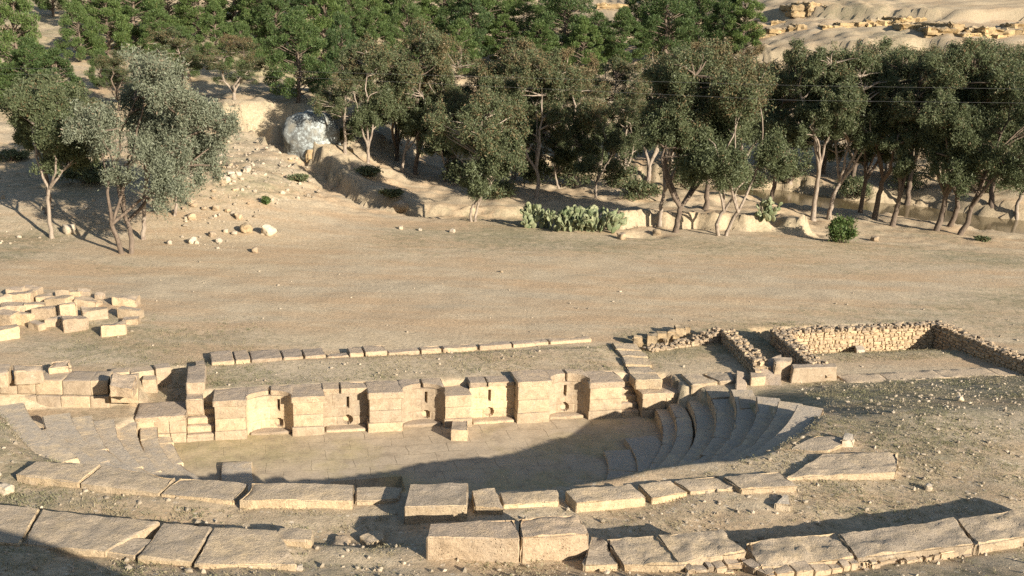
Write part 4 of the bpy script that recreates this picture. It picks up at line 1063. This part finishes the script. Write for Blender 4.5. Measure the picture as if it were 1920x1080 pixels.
# base x, base y, top y, crown width px, clear share, lean x, stems, leaf kind, bark, brown, seed, label
EUC = [
 (100, 447, 172, 185, .42, 0, 1, 'g', 'p', .05, 1, 'slim green eucalyptus with a pale forked trunk at the left, standing before a dark trunk', 0),
 (85, 402, 150, 150, .45, .03, 1, 'g', 'd', .05, 2, 'dark-trunked eucalyptus right behind the slim pale-trunked one at the left', .1),
 (238, 475, 92, 250, .22, .04, 2, 's', 'd', .06, 3, 'big grey-green eucalyptus leaning right from two stems, nearest tree on the left', .16),
 (266, 450, 150, 180, .35, .06, 1, 's', 'p', .06, 4, 'grey-green eucalyptus whose pale trunk stands just behind the double-stemmed one', .2),
 (326, 405, 190, 150, .38, .12, 1, 's', 'p', .1, 5, 'small grey-green eucalyptus with a pale trunk on the rubble slope side', .1),
 (290, 400, 200, 120, .4, .1, 1, 'g', 'p', .1, 6, 'thin eucalyptus half hidden behind the big grey-green one', .1),
 (690, 306, 62, 130, .28, .0, 1, 'g', 'p', .3, 7, 'eucalyptus on the mound, first tree right of the spotted rock', 0),
 (754, 322, 120, 110, .35, .05, 1, 'g', 'p', .2, 8, 'eucalyptus with a leaning pale trunk between the first and the tall one on the mound', 0),
 (779, 326, 50, 160, .28, .03, 1, 'g', 'd', .35, 9, 'tall eucalyptus with a straight thick trunk and brownish top on the mound', 0),
 (829, 342, 175, 110, .3, .12, 1, 'g', 'p', .2, 10, 'short eucalyptus with a trunk leaning right at the end of the mound', 0),
 (884, 415, 178, 190, .30, .05, 2, 'g', 'p', .22, 11, 'twin-stemmed eucalyptus standing at the far edge of the field, left of the cactus', .05),
 (921, 372, 150, 130, .3, .0, 1, 'g', 'p', .2, 12, 'eucalyptus directly behind the twin-stemmed one', 0),
 (1003, 372, 90, 150, .35, .0, 1, 'g', 'p', .3, 13, 'eucalyptus with a pale trunk above the left half of the cactus', 0),
 (1050, 352, 205, 110, .35, -.15, 1, 'y', 'p', .5, 14, 'thin white-stemmed eucalyptus with a small yellowish top behind the cactus', 0),
 (1117, 375, 185, 130, .35, -.02, 1, 'g', 'p', .3, 15, 'eucalyptus with a bent branching trunk above the right end of the cactus', 0),
 (1238, 417, 140, 120, .4, .03, 1, 'g', 'p', .2, 16, 'eucalyptus with a thin pale trunk next to the thick brown trunk', 0),
 (1266, 436, 85, 185, .24, .04, 1, 'g', 'd', .12, 17, 'dark dense eucalyptus with a thick brown trunk right of the cactus', 0),
 (1352, 442, 118, 260, .24, .08, 2, 'g', 'p', .28, 18, 'broad eucalyptus with a forked trunk leaning right on the earth bank', .04),
 (1322, 392, 80, 140, .3, .0, 1, 'g', 'd', .3, 19, 'eucalyptus with a dark trunk between the brown trunk and the forked one', 0),
 (1442, 380, 110, 160, .3, .05, 1, 'g', 'd', .25, 20, 'eucalyptus behind the small cactus on the bank', 0),
 (1525, 412, 80, 150, .35, .0, 1, 'g', 'p', .12, 21, 'left one of two pale trunks left of the green shrub', 0),
 (1556, 410, 100, 150, .33, .08, 1, 'g', 'p', .15, 22, 'right one of two pale trunks behind the green shrub', 0),
 (1612, 402, 130, 110, .3, .02, 1, 'g', 'd', .2, 23, 'leftmost dark slender trunk of the clump right of the green shrub', 0),
 (1641, 410, 85, 140, .3, .05, 1, 'g', 'd', .15, 24, 'second dark trunk of the clump right of the green shrub', 0),
 (1672, 422, 110, 120, .28, .05, 1, 'g', 'd', .25, 25, 'nearest trunk of the clump right of the green shrub', 0),
 (1754, 433, 80, 190, .28, .06, 1, 'g', 'd', .12, 26, 'dark eucalyptus with a thick trunk, first of three close trunks at the right', 0),
 (1774, 426, 120, 130, .35, .06, 1, 'g', 'd', .2, 27, 'middle one of three close trunks at the right', 0),
 (1796, 441, 110, 240, .22, .10, 1, 'g', 'd', .12, 28, 'wide eucalyptus with drooping foliage, nearest of three close trunks at the right', .12),
 (1908, 415, 150, 150, .3, .0, 1, 'g', 'p', .2, 29, 'eucalyptus cut by the right edge of the photo', .1),
 (1700, 385, 85, 150, .3, .0, 1, 'g', 'd', .2, 30, 'eucalyptus standing farther back by the water behind the right clump', 0),
 (1860, 385, 80, 150, .3, .0, 1, 'g', 'd', .12, 31, 'dark eucalyptus farther back by the water near the right edge', 0),
 # second row, trunks hidden
 (648, 290, 110, 110, .3, 0, 1, 'g', 'p', .35, 32, 'eucalyptus half hidden behind the first tree of the mound', 0),
 (852, 330, 85, 130, .3, 0, 1, 'g', 'p', .4, 33, 'brownish-topped eucalyptus behind the tall one of the mound', 0),
 (960, 335, 70, 150, .3, 0, 1, 'g', 'p', .45, 34, 'brownish-topped eucalyptus rising behind the twin-stemmed one', 0),
 (1045, 335, 95, 140, .3, 0, 1, 'g', 'p', .55, 35, 'rusty-topped eucalyptus behind the white-stemmed one', 0),
 (1170, 345, 150, 120, .3, 0, 1, 'g', 'p', .25, 36, 'eucalyptus behind the bent branching trunk', 0),
 (1215, 340, 95, 140, .3, 0, 1, 'g', 'p', .4, 37, 'brownish-topped eucalyptus behind the thick brown trunk', 0),
 (1300, 335, 75, 150, .3, 0, 1, 'g', 'p', .45, 38, 'brownish-topped eucalyptus behind the dark dense one', 0),
 (1390, 335, 92, 150, .3, 0, 1, 'g', 'p', .4, 39, 'eucalyptus rising behind the broad forked one', 0),
 (1480, 340, 100, 140, .3, 0, 1, 'g', 'd', .2, 40, 'dark eucalyptus left behind the pair of pale trunks', 0),
 (1600, 345, 75, 150, .3, 0, 1, 'g', 'd', .2, 41, 'dark eucalyptus rising behind the clump of dark trunks', 0),
 (1810, 345, 75, 170, .3, 0, 1, 'g', 'd', .15, 42, 'dark eucalyptus rising behind the three close trunks', 0),
 (440, 190, 68, 110, .3, .1, 1, 'g', 'p', .55, 43, 'rusty-leaved thin eucalyptus on the slope left of the pines', 0),
 (330, 190, 55, 120, .3, 0, 1, 'g', 'p', .5, 44, 'rusty-topped eucalyptus on the slope behind the big grey-green one', 0),
 (225, 205, 95, 90, .35, .05, 1, 'g', 'p', .1, 45, 'bare-topped eucalyptus with white limbs behind the left trees', 0),
 (150, 330, 180, 150, .3, .0, 1, 'g', 'd', .05, 46, 'green eucalyptus between the slim one and the big grey-green one', 0),
 (745, 300, 95, 130, .3, 0, 1, 'g', 'd', .25, 47, 'eucalyptus hidden behind the second and third trunks of the mound', 0),
 (905, 318, 120, 130, .25, 0, 1, 'g', 'd', .2, 48, 'eucalyptus deep in the grove behind the twin-stemmed one', 0),
 (985, 312, 120, 130, .25, 0, 1, 'g', 'd', .3, 49, 'eucalyptus deep in the grove behind the left half of the cactus', 0),
 (1085, 322, 130, 140, .22, 0, 1, 'g', 'd', .35, 50, 'eucalyptus deep in the grove behind the right half of the cactus', 0),
 (1145, 318, 110, 130, .22, 0, 1, 'g', 'd', .2, 51, 'eucalyptus deep in the grove left of the thick brown trunk', 0),
 (1255, 325, 105, 140, .22, 0, 1, 'g', 'd', .4, 52, 'eucalyptus deep in the grove right above the thick brown trunk', 0),
 (1345, 320, 100, 140, .22, 0, 1, 'g', 'd', .3, 53, 'eucalyptus deep in the grove above the forked trunk', 0),
 (1425, 318, 120, 130, .25, 0, 1, 'g', 'd', .35, 54, 'eucalyptus across the water above the small cactus', 0),
 (1545, 322, 120, 130, .25, 0, 1, 'g', 'd', .15, 55, 'eucalyptus across the water between the pale trunks and the clump', 0),
 (1660, 328, 90, 150, .25, 0, 1, 'g', 'd', .2, 56, 'eucalyptus across the water above the clump of dark trunks', 0),
 (1750, 328, 85, 150, .25, 0, 1, 'g', 'd', .15, 57, 'eucalyptus across the water left of the three close trunks', 0),
 (1870, 330, 105, 140, .25, 0, 1, 'g', 'd', .15, 58, 'eucalyptus across the water near the right edge', 0),
]
LM = {'g': L_euc, 's': L_grey, 'y': L_euc}
proto = {}
for (bx, by, ty, wpx, clr, ln, stems, kind, bark, br, sd, lb, coff) in EUC:
    base = G(bx, by); k = depth(base) / F
    Ht = (by - ty) * k * 1.03; Wd = wpx * k * (1.12 if bx > 1200 else 1.16)
    near_tree = sd <= 31
    if near_tree:
        ms = euc_meshes(100 + sd, Ht, Wd, clr * (1.0 if sd <= 6 else (0.95 if bx > 1200 else 0.7)), (ln, rnd.uniform(-.03, .03)), stems, 92, int((15000 + 125 * wpx * (by - ty) / 120) * (0.5 if kind == 's' else 0.98)), br, 0.0145 if bark == 'p' else 0.0165, (coff, 0), 0.92 if kind == 's' else 1.0)
        plant_tree('eucalyptus_tree', base, ms, (B_pale if bark == 'p' else B_dark, LM[kind]), lb, 'tree', EG)
    else:
        key = (sd % 4, br > .3)
        if key not in proto:
            proto[key] = (euc_meshes(300 + sd, 11.0, 6.2, .17, (ln, 0), 1, 88, 34000, br, 0.018), 11.0, 6.2)
        ms, h0, w0 = proto[key]
        plant_tree('eucalyptus_tree', base, ms, (B_pale if bark == 'p' else B_dark, LM[kind]), lb, 'tree', EG, Ht / h0, rnd.uniform(0, 6.28), (Wd / w0) / (Ht / h0))

# crown middle x, foot y, top y, width px
PINES = [(455, 150, 60, 66), (345, 150, 70, 60), (860, 150, 60, 70), (1010, 140, 50, 76), (1090, 160, 70, 70), (640, 190, 80, 76), (36, 160, 30, 92), (62, 205, 115, 96), (14, 205, 130, 70), (110, 222, 112, 84), (192, 168, 118, 46), (150, 118, 22, 62), (205, 110, 8, 84), (178, 60, -40, 70), (255, 92, -5, 90), (318, 66, -30, 92), (372, 72, -25, 88), (300, 110, 35, 70), (405, 125, 40, 60), (440, 60, -30, 90), (492, 92, -10, 80), (558, 192, 48, 104), (520, 130, 30, 74), (610, 150, 30, 92), (588, 80, -20, 84), (652, 105, 5, 84), (690, 82, 0, 80), (722, 60, -25, 80), (700, 140, 45, 70), (770, 85, -8, 88), (760, 130, 30, 70), (835, 75, -15, 96), (880, 120, 30, 78), (905, 92, 0, 90), (942, 125, 48, 72), (985, 88, 5, 90), (800, 40, -50, 80), (640, 40, -50, 80), (560, 35, -50, 80), (930, 45, -40, 80), (1062, 112, 12, 108), (1040, 60, -20, 70), (1118, 120, 40, 66), (1165, 130, 48, 84), (1205, 92, -8, 80), (1250, 118, -12, 110), (1305, 100, 0, 90), (1352, 112, 18, 80), (1390, 105, 18, 70), (1290, 60, -30, 70), (480, 40, -50, 70), (240, 40, -50, 80), (100, 30, -60, 60)]
PM = [pine_meshes(500 + k, 6.0, 5.4 - 0.35 * k, 19000) for k in range(5)]
rows_ = {}
for k, (x, fy, ty, w) in enumerate(PINES):
    rw = 'top edge' if fy < 62 else ('upper slope' if fy < 100 else ('middle slope' if fy < 140 else 'lower slope'))
    rows_.setdefault(rw, []).append(k)
NTH = ['first', 'second', 'third', 'fourth', 'fifth', 'sixth', 'seventh', 'eighth', 'ninth', 'tenth', 'eleventh', 'twelfth', 'thirteenth', 'fourteenth', 'fifteenth', 'sixteenth', 'seventeenth', 'eighteenth', 'nineteenth', 'twentieth']
plab = {}
for rw, ks in rows_.items():
    for j, k in enumerate(sorted(ks, key=lambda q: PINES[q][0])):
        plab[k] = '%s bushy green pine from the left along the %s' % (NTH[j], {'top edge': 'very top edge of the photo'}.get(rw, rw + ' of the far hillside'))
for k, (x, fy, ty, w) in enumerate(PINES):
    base = G(x, fy); D = depth(base) / F
    Ht = (fy - ty) * D * 1.2 * rnd.uniform(.86, 1.2); Wd = w * D * 1.14
    j = k % 5
    plant_tree('pine_tree', base, PM[j], (B_pine, L_pine), plab[k], 'pine tree', 'pines on the far hillside', Ht / 6.0, rnd.uniform(0, 6.28), (Wd / (5.4 - 0.35 * j)) / (Ht / 6.0))

# ---- prickly pears
m, nt = new_mat('cactus_pad'); n = N(nt)
ri = n('ShaderNodeNewGeometry').outputs['Random Per Island']
P = n('ShaderNodeTexCoord').outputs['Object']
c = n.mix(ri, (0.10, 0.13, 0.062), (0.215, 0.225, 0.13)); c = n.mix(n.ramp(n.noise(P, 9, 3), 0.55, 0.7), c, (0.30, 0.30, 0.16))
n.out(c, 0.55, None, 0.3)
M_cact = m
M_cact2 = m.copy(); M_cact2.name = 'blue_cactus_pad'
def cactus(px, py, wpx, hpx, npads, label, seed, mat=M_cact):
    c0 = G(px, py); k = depth(c0) / F; w, h = wpx * k, hpx * k
    rs = np.random.RandomState(seed); A = Acc()
    V, Fq = unit_box(4, 4, 2); X = (V - .5) * 2; X = X / np.linalg.norm(X, axis=1, keepdims=True)
    def pad(base, up, nrm, L):
        up = unit(up); nrm = unit(nrm - up * (nrm @ up)); sd = np.cross(up, nrm)
        Y = X * np.array([L * 0.36, L * 0.5, L * 0.085]); Y[:, 0] *= (1 + 0.25 * X[:, 1])
        ctr = base + up * L * 0.46
        A.add(ctr + Y[:, :1] * sd + Y[:, 1:2] * up + Y[:, 2:] * nrm, Fq)
        return ctr, up, nrm, L
    pads = []
    for k2 in range(max(3, npads // 10)):
        b = np.array([rs.uniform(-.5, .5) * w, rs.uniform(-.28, .28) * min(w, 2.2), -0.05])
        pads.append(pad(b, np.array([rs.normal() * .35, rs.normal() * .35, 1]), rs.normal(size=3), rs.uniform(.44, .6)) + (0,))
    while len(pads) < npads:
        ctr, up, nrm, L, lv = pads[rs.randint(len(pads))]
        if ctr[2] > h * 0.82 or lv > 5: continue
        a = rs.uniform(-1.0, 1.0); sd = np.cross(up, nrm)
        tip = ctr + (up * math.cos(a) * 0.5 + sd * math.sin(a) * 0.36) * L * 0.92
        nu = unit(up * math.cos(a) + sd * math.sin(a) + rs.normal(size=3) * 0.25 + np.array([0, 0, .35]))
        if abs(tip[0]) > w * 0.56: continue
        pads.append(pad(tip, nu, nrm + rs.normal(size=3) * 0.7, L * rs.uniform(.78, .98)) + (lv + 1,))
    tag(obj('prickly_pear', A.mesh('prickly_pear', True), mat, loc=c0), label, 'cactus', 'prickly pear cacti')
cactus(1034, 430, 96, 38, 300, 'tallest prickly pear cactus, left half of the thicket at the field edge', 1)
cactus(1118, 432, 96, 33, 260, 'lower yellowish prickly pear cactus, right half of the thicket', 2)
cactus(1436, 420, 40, 40, 60, 'small bluish prickly pear standing alone on the earth bank', 3)

def shrub(px, py, wpx, hpx, label, leaves, mat, seed, ls=0.14, name='shrub', group=None):
    c0 = G(px, py); k = depth(c0) / F; w, h = wpx * k, hpx * k
    rs = np.random.RandomState(seed)
    r = empty(name, c0, label, 'shrub', group)
    A = Acc()
    cl = unit(rs.normal(size=(22, 3))) * (rs.rand(22, 1) ** .4) * np.array([w * .40, w * .34, h * .42]) + np.array([0, 0, h * .48])
    for c in cl: tube(A, curve((0, 0, -.1), c, .08, 4, rs), np.linspace(.02, .005, 4), 4)
    obj('stem', A.mesh('stem'), B_pine, r)
    C = cl[rs.randint(22, size=leaves)] + rs.normal(size=(leaves, 3)) * np.array([w * .085, w * .085, h * .09])
    C[:, 2] = np.maximum(C[:, 2], 0.02)
    D = unit(rs.normal(size=(leaves, 3)) + np.array([0, 0, .7])); Nn = unit(np.cross(D, rs.normal(size=(leaves, 3))))
    L = rs.uniform(.7, 1.3, leaves) * ls
    obj('foliage', leaf_mesh('foliage', C, L, L * .4, D, Nn, (rs.rand(leaves) < .1) * .6), mat, r)
shrub(1575, 455, 54, 52, 'dense bright green shrub on the bank near the right', 5200, L_bush, 1, 0.16)
shrub(500, 384, 22, 16, 'small round green bush alone on the left slope', 900, L_bush, 2, 0.12)
SH = [(165, 345, 130, 40, 'dark low bushes behind the slim eucalyptus at the left', 3000), (640, 270, 60, 30, 'dark bush at the foot of the spotted rock', 1800), (735, 368, 50, 16, 'grey bush in the shaded mouth of the gully', 1200), (930, 372, 90, 40, 'dark undergrowth behind the twin-stemmed eucalyptus', 2600), (1200, 375, 90, 40, 'undergrowth behind the thick brown trunk', 2600), (560, 340, 46, 14, 'low grey bush on the slope above the gully', 900), (690, 330, 50, 22, 'grey bush on the edge of the gully', 1200),
      (20, 300, 70, 20, 'low bush at the left edge under the trees', 1200), (1840, 452, 30, 10, 'little dry bush on the river bank at the right', 500), (1600, 372, 70, 44, 'dark bush by the water behind the dark trunks', 2600), (1480, 345, 90, 50, 'tall dark bush across the water left of the pale trunks', 3000), (1700, 352, 100, 60, 'tall dark bush across the water right of the dark clump', 3400), (1010, 345, 90, 56, 'tall dark bush under the trees above the left half of the cactus', 3000), (1160, 350, 90, 60, 'tall dark bush under the trees above the right end of the cactus', 3000), (1285, 352, 100, 60, 'tall dark bush under the trees right of the brown trunk', 3200), (870, 345, 90, 50, 'tall dark bush at the end of the mound', 2800), (1850, 360, 90, 40, 'dark bush by the water near the right edge', 2400), (1080, 350, 90, 50, 'dark bush in the deep shade behind the cactus', 2600), (1400, 360, 80, 44, 'dark bush in the shade behind the forked eucalyptus', 2400)]
for k, (x, y, w, h, lb, nlv) in enumerate(SH):
    shrub(x, y, w, h, lb, nlv, L_euc, 20 + k, 0.2, 'bush', 'bushes under the trees')

# ---- two wires crossing above the trees
for k, (ya, yb, yc2) in enumerate(((128, 150, 172), (139, 172, 196))):
    D0 = 47.0
    pts = []
    for j in range(41):
        x = -500 + j * 75
        y = np.interp(x, [-500, 560, 1480, 2500], [ya - 6, ya + 6, yc2 - 8 if k else yc2 - 12, yc2 + 4])
        d = ray(x, y); pts.append(EYE + d * (D0 / F))
    A = Acc(); tube(A, pts, np.full(41, 0.0035), 5)
    m, nt = new_mat('wire_metal'); N(nt).out((0.10, 0.10, 0.10), 0.7)
    tag(obj('overhead_wire', A.mesh('overhead_wire'), m), '%s of two thin wires crossing before the trees' % ('upper', 'lower')[k], 'wire')

# ------------------------------------------------------------------ gravel and dry grass near the camera (beyond counting)
rs = np.random.RandomState(5)
def scatter(n, fn):
    o = []
    while len(o) < n:
        x, y = rs.uniform(-16, 24, 4000), rs.uniform(13.5, 47, 4000)
        vis = np.abs(x) < (y + 3) * 0.56
        s, t = ST(x, y); r = np.hypot(x - CX, y - CY)
        ok = vis & ~((r < 12.2) & (t < 0.6)) & ~((s > -7.4) & (s < 7.4) & (t > -1) & (t < .5))
        pr = fn(x, y, s, t, r)
        ok &= rs.rand(4000) < pr
        o += list(zip(x[ok], y[ok]))
    return np.array(o[:n])
def dens_g(x, y, s, t, r):
    a = np.where(t < -0.8, 1.0, 0.07) + np.where((np.abs(s) < 8) & (t > 0) & (t < 4), 0.35, 0)
    a = a * (0.25 + 0.75 * ss(0.5 + fbm(x * .4, y * .4, 0, 2, 77) * 1.2))
    return np.clip(a * (18 / np.maximum(y, 15)) ** 0.8, 0, 1)
pts = scatter(8000, dens_g); hz = H(pts[:, 0], pts[:, 1])
t_ = (1 + 5 ** .5) / 2
icoV = unit(np.array([(-1, t_, 0), (1, t_, 0), (-1, -t_, 0), (1, -t_, 0), (0, -1, t_), (0, 1, t_), (0, -1, -t_), (0, 1, -t_), (t_, 0, -1), (t_, 0, 1), (-t_, 0, -1), (-t_, 0, 1)], float))
icoF = np.array([(0, 11, 5), (0, 5, 1), (0, 1, 7), (0, 7, 10), (0, 10, 11), (1, 5, 9), (5, 11, 4), (11, 10, 2), (10, 7, 6), (7, 1, 8), (3, 9, 4), (3, 4, 2), (3, 2, 6), (3, 6, 8), (3, 8, 9), (4, 9, 5), (2, 4, 11), (6, 2, 10), (8, 6, 7), (9, 8, 1)])
n_ = len(pts)
sz_ = 0.010 + 0.055 * rs.rand(n_) ** 7
Vp = icoV[None] * (0.7 + 0.6 * rs.rand(n_, 12, 1)) * sz_[:, None, None] * rs.uniform(0.6, 1.2, (n_, 1, 3)) + np.column_stack([pts, hz + 0.3 * sz_])[:, None]
Fp = (icoF[None] + (np.arange(n_) * 12)[:, None, None]).reshape(-1, 3)
m, nt = new_mat('pebble'); n = N(nt)
ri = n('ShaderNodeNewGeometry').outputs['Random Per Island']
n.out(n.mix(n.ramp(ri, 0.2, 0.95), (0.26, 0.215, 0.155), (0.44, 0.365, 0.27)), 0.9)
lx_ = np.column_stack([rs.uniform(-36, -9, 5200), rs.uniform(49, 82, 5200)])
lp_ = ss(0.35 + 1.1 * fbm(lx_[:, 0] * .2, lx_[:, 1] * .2, 0, 3, 66)) * (0.25 + np.exp(-((lx_[:, 0] + 18) / 5) ** 2 - ((lx_[:, 1] - 60) / 8) ** 2))
lx_ = lx_[rs.rand(len(lx_)) < lp_]; hz = H(lx_[:, 0], lx_[:, 1]); n2_ = len(lx_)
sz2 = 0.03 + 0.14 * rs.rand(n2_) ** 4
V2 = icoV[None] * (0.7 + 0.6 * rs.rand(n2_, 12, 1)) * sz2[:, None, None] * rs.uniform(0.6, 1.2, (n2_, 1, 3)) + np.column_stack([lx_, hz + 0.3 * sz2])[:, None]
Fp = np.concatenate([Fp, (icoF[None] + (np.arange(n2_) * 12)[:, None, None]).reshape(-1, 3) + n_ * 12])
Vp = np.concatenate([Vp, V2])
tag(obj('gravel', mesh('gravel', Vp.reshape(-1, 3), Fp, False), m), kind='stuff')
def dens_w(x, y, s, t, r):
    a = np.where(t < -0.8, 1.0, 0.0) + np.where((np.abs(s) < 8) & (t > 0.3) & (t < 3.6), 0.8, 0) + np.where((s > 8) & (s < 21) & (t > 0.5) & (t < 5.5), 0.9, 0)
    a = a + np.where((x < -9) & (y < 38) & (t > 0), .4, 0)
    a = a * (0.15 + 0.85 * ss(0.45 + fbm(x * .7, y * .7, 0, 4, 99) * 1.1))
    return np.clip(a, 0, 1)
pts = scatter(26000, dens_w); hz = H(pts[:, 0], pts[:, 1]); n_ = len(pts)
nb = 6
C = np.repeat(np.column_stack([pts, hz]), nb, 0) + rs.normal(size=(n_ * nb, 3)) * np.array([.05, .05, 0])
D = unit(rs.normal(size=(n_ * nb, 3)) * np.array([1, 1, .3]) + np.array([0, 0, .75]))
L = np.repeat(rs.uniform(.025, .075, n_), nb) * rs.uniform(.6, 1.3, n_ * nb)
Nn = unit(np.cross(D, rs.normal(size=D.shape)))
br_ = np.repeat((fbm(pts[:, 0] * .8, pts[:, 1] * .8, 0, 2, 123) > -0.1) * rs.uniform(.3, 1, n_), nb)
tag(obj('dry_grass', leaf_mesh('dry_grass', C + D * (L * .45)[:, None], L, L * .22, D, Nn, br_), L_dry), kind='stuff')

# ------------------------------------------------------------------ light, sky, camera
EL, AZ = math.radians(19.4), math.radians(138.0)      # the sun stands behind the camera on the right
w = bpy.data.worlds.new('World'); S.world = w; w.use_nodes = True
nt = w.node_tree; nt.nodes.clear()
sk = nt.nodes.new('ShaderNodeTexSky'); sk.sky_type = 'NISHITA'; sk.sun_disc = False; sk.sun_elevation = EL; sk.sun_rotation = AZ
bg = nt.nodes.new('ShaderNodeBackground'); bg.inputs['Strength'].default_value = 0.068
ow = nt.nodes.new('ShaderNodeOutputWorld')
nt.links.new(sk.outputs[0], bg.inputs[0]); nt.links.new(bg.outputs[0], ow.inputs[0])
sun = bpy.data.lights.new('sun', 'SUN'); sun.energy = 5.0; sun.angle = math.radians(0.5); sun.color = (1.0, 0.905, 0.77)
so = bpy.data.objects.new('sun', sun); COL.objects.link(so)
to_sun = Vector((math.sin(AZ) * math.cos(EL), math.cos(AZ) * math.cos(EL), math.sin(EL)))
so.rotation_euler = to_sun.to_track_quat('Z', 'Y').to_euler(); so.location = (20, -20, 30)
cam = bpy.data.cameras.new('camera'); cam.sensor_width = 36; cam.lens = 36 * F / 1920; cam.clip_end = 2000
co = bpy.data.objects.new('camera', cam); COL.objects.link(co)
X = RT * math.cos(ROLL) + UP * math.sin(ROLL); Y = -RT * math.sin(ROLL) + UP * math.cos(ROLL); Z = -FWD
co.matrix_world = Matrix(((X[0], Y[0], Z[0], EYE[0]), (X[1], Y[1], Z[1], EYE[1]), (X[2], Y[2], Z[2], EYE[2]), (0, 0, 0, 1)))
S.camera = co
S.view_settings.view_transform = 'Standard'; S.view_settings.look = 'None'; S.view_settings.gamma = 1.0
S.view_settings.exposure = 1.07
S.cycles.max_bounces = 6; S.cycles.diffuse_bounces = 3; S.cycles.transmission_bounces = 3; S.cycles.transparent_max_bounces = 4
S.cycles.use_denoising = False
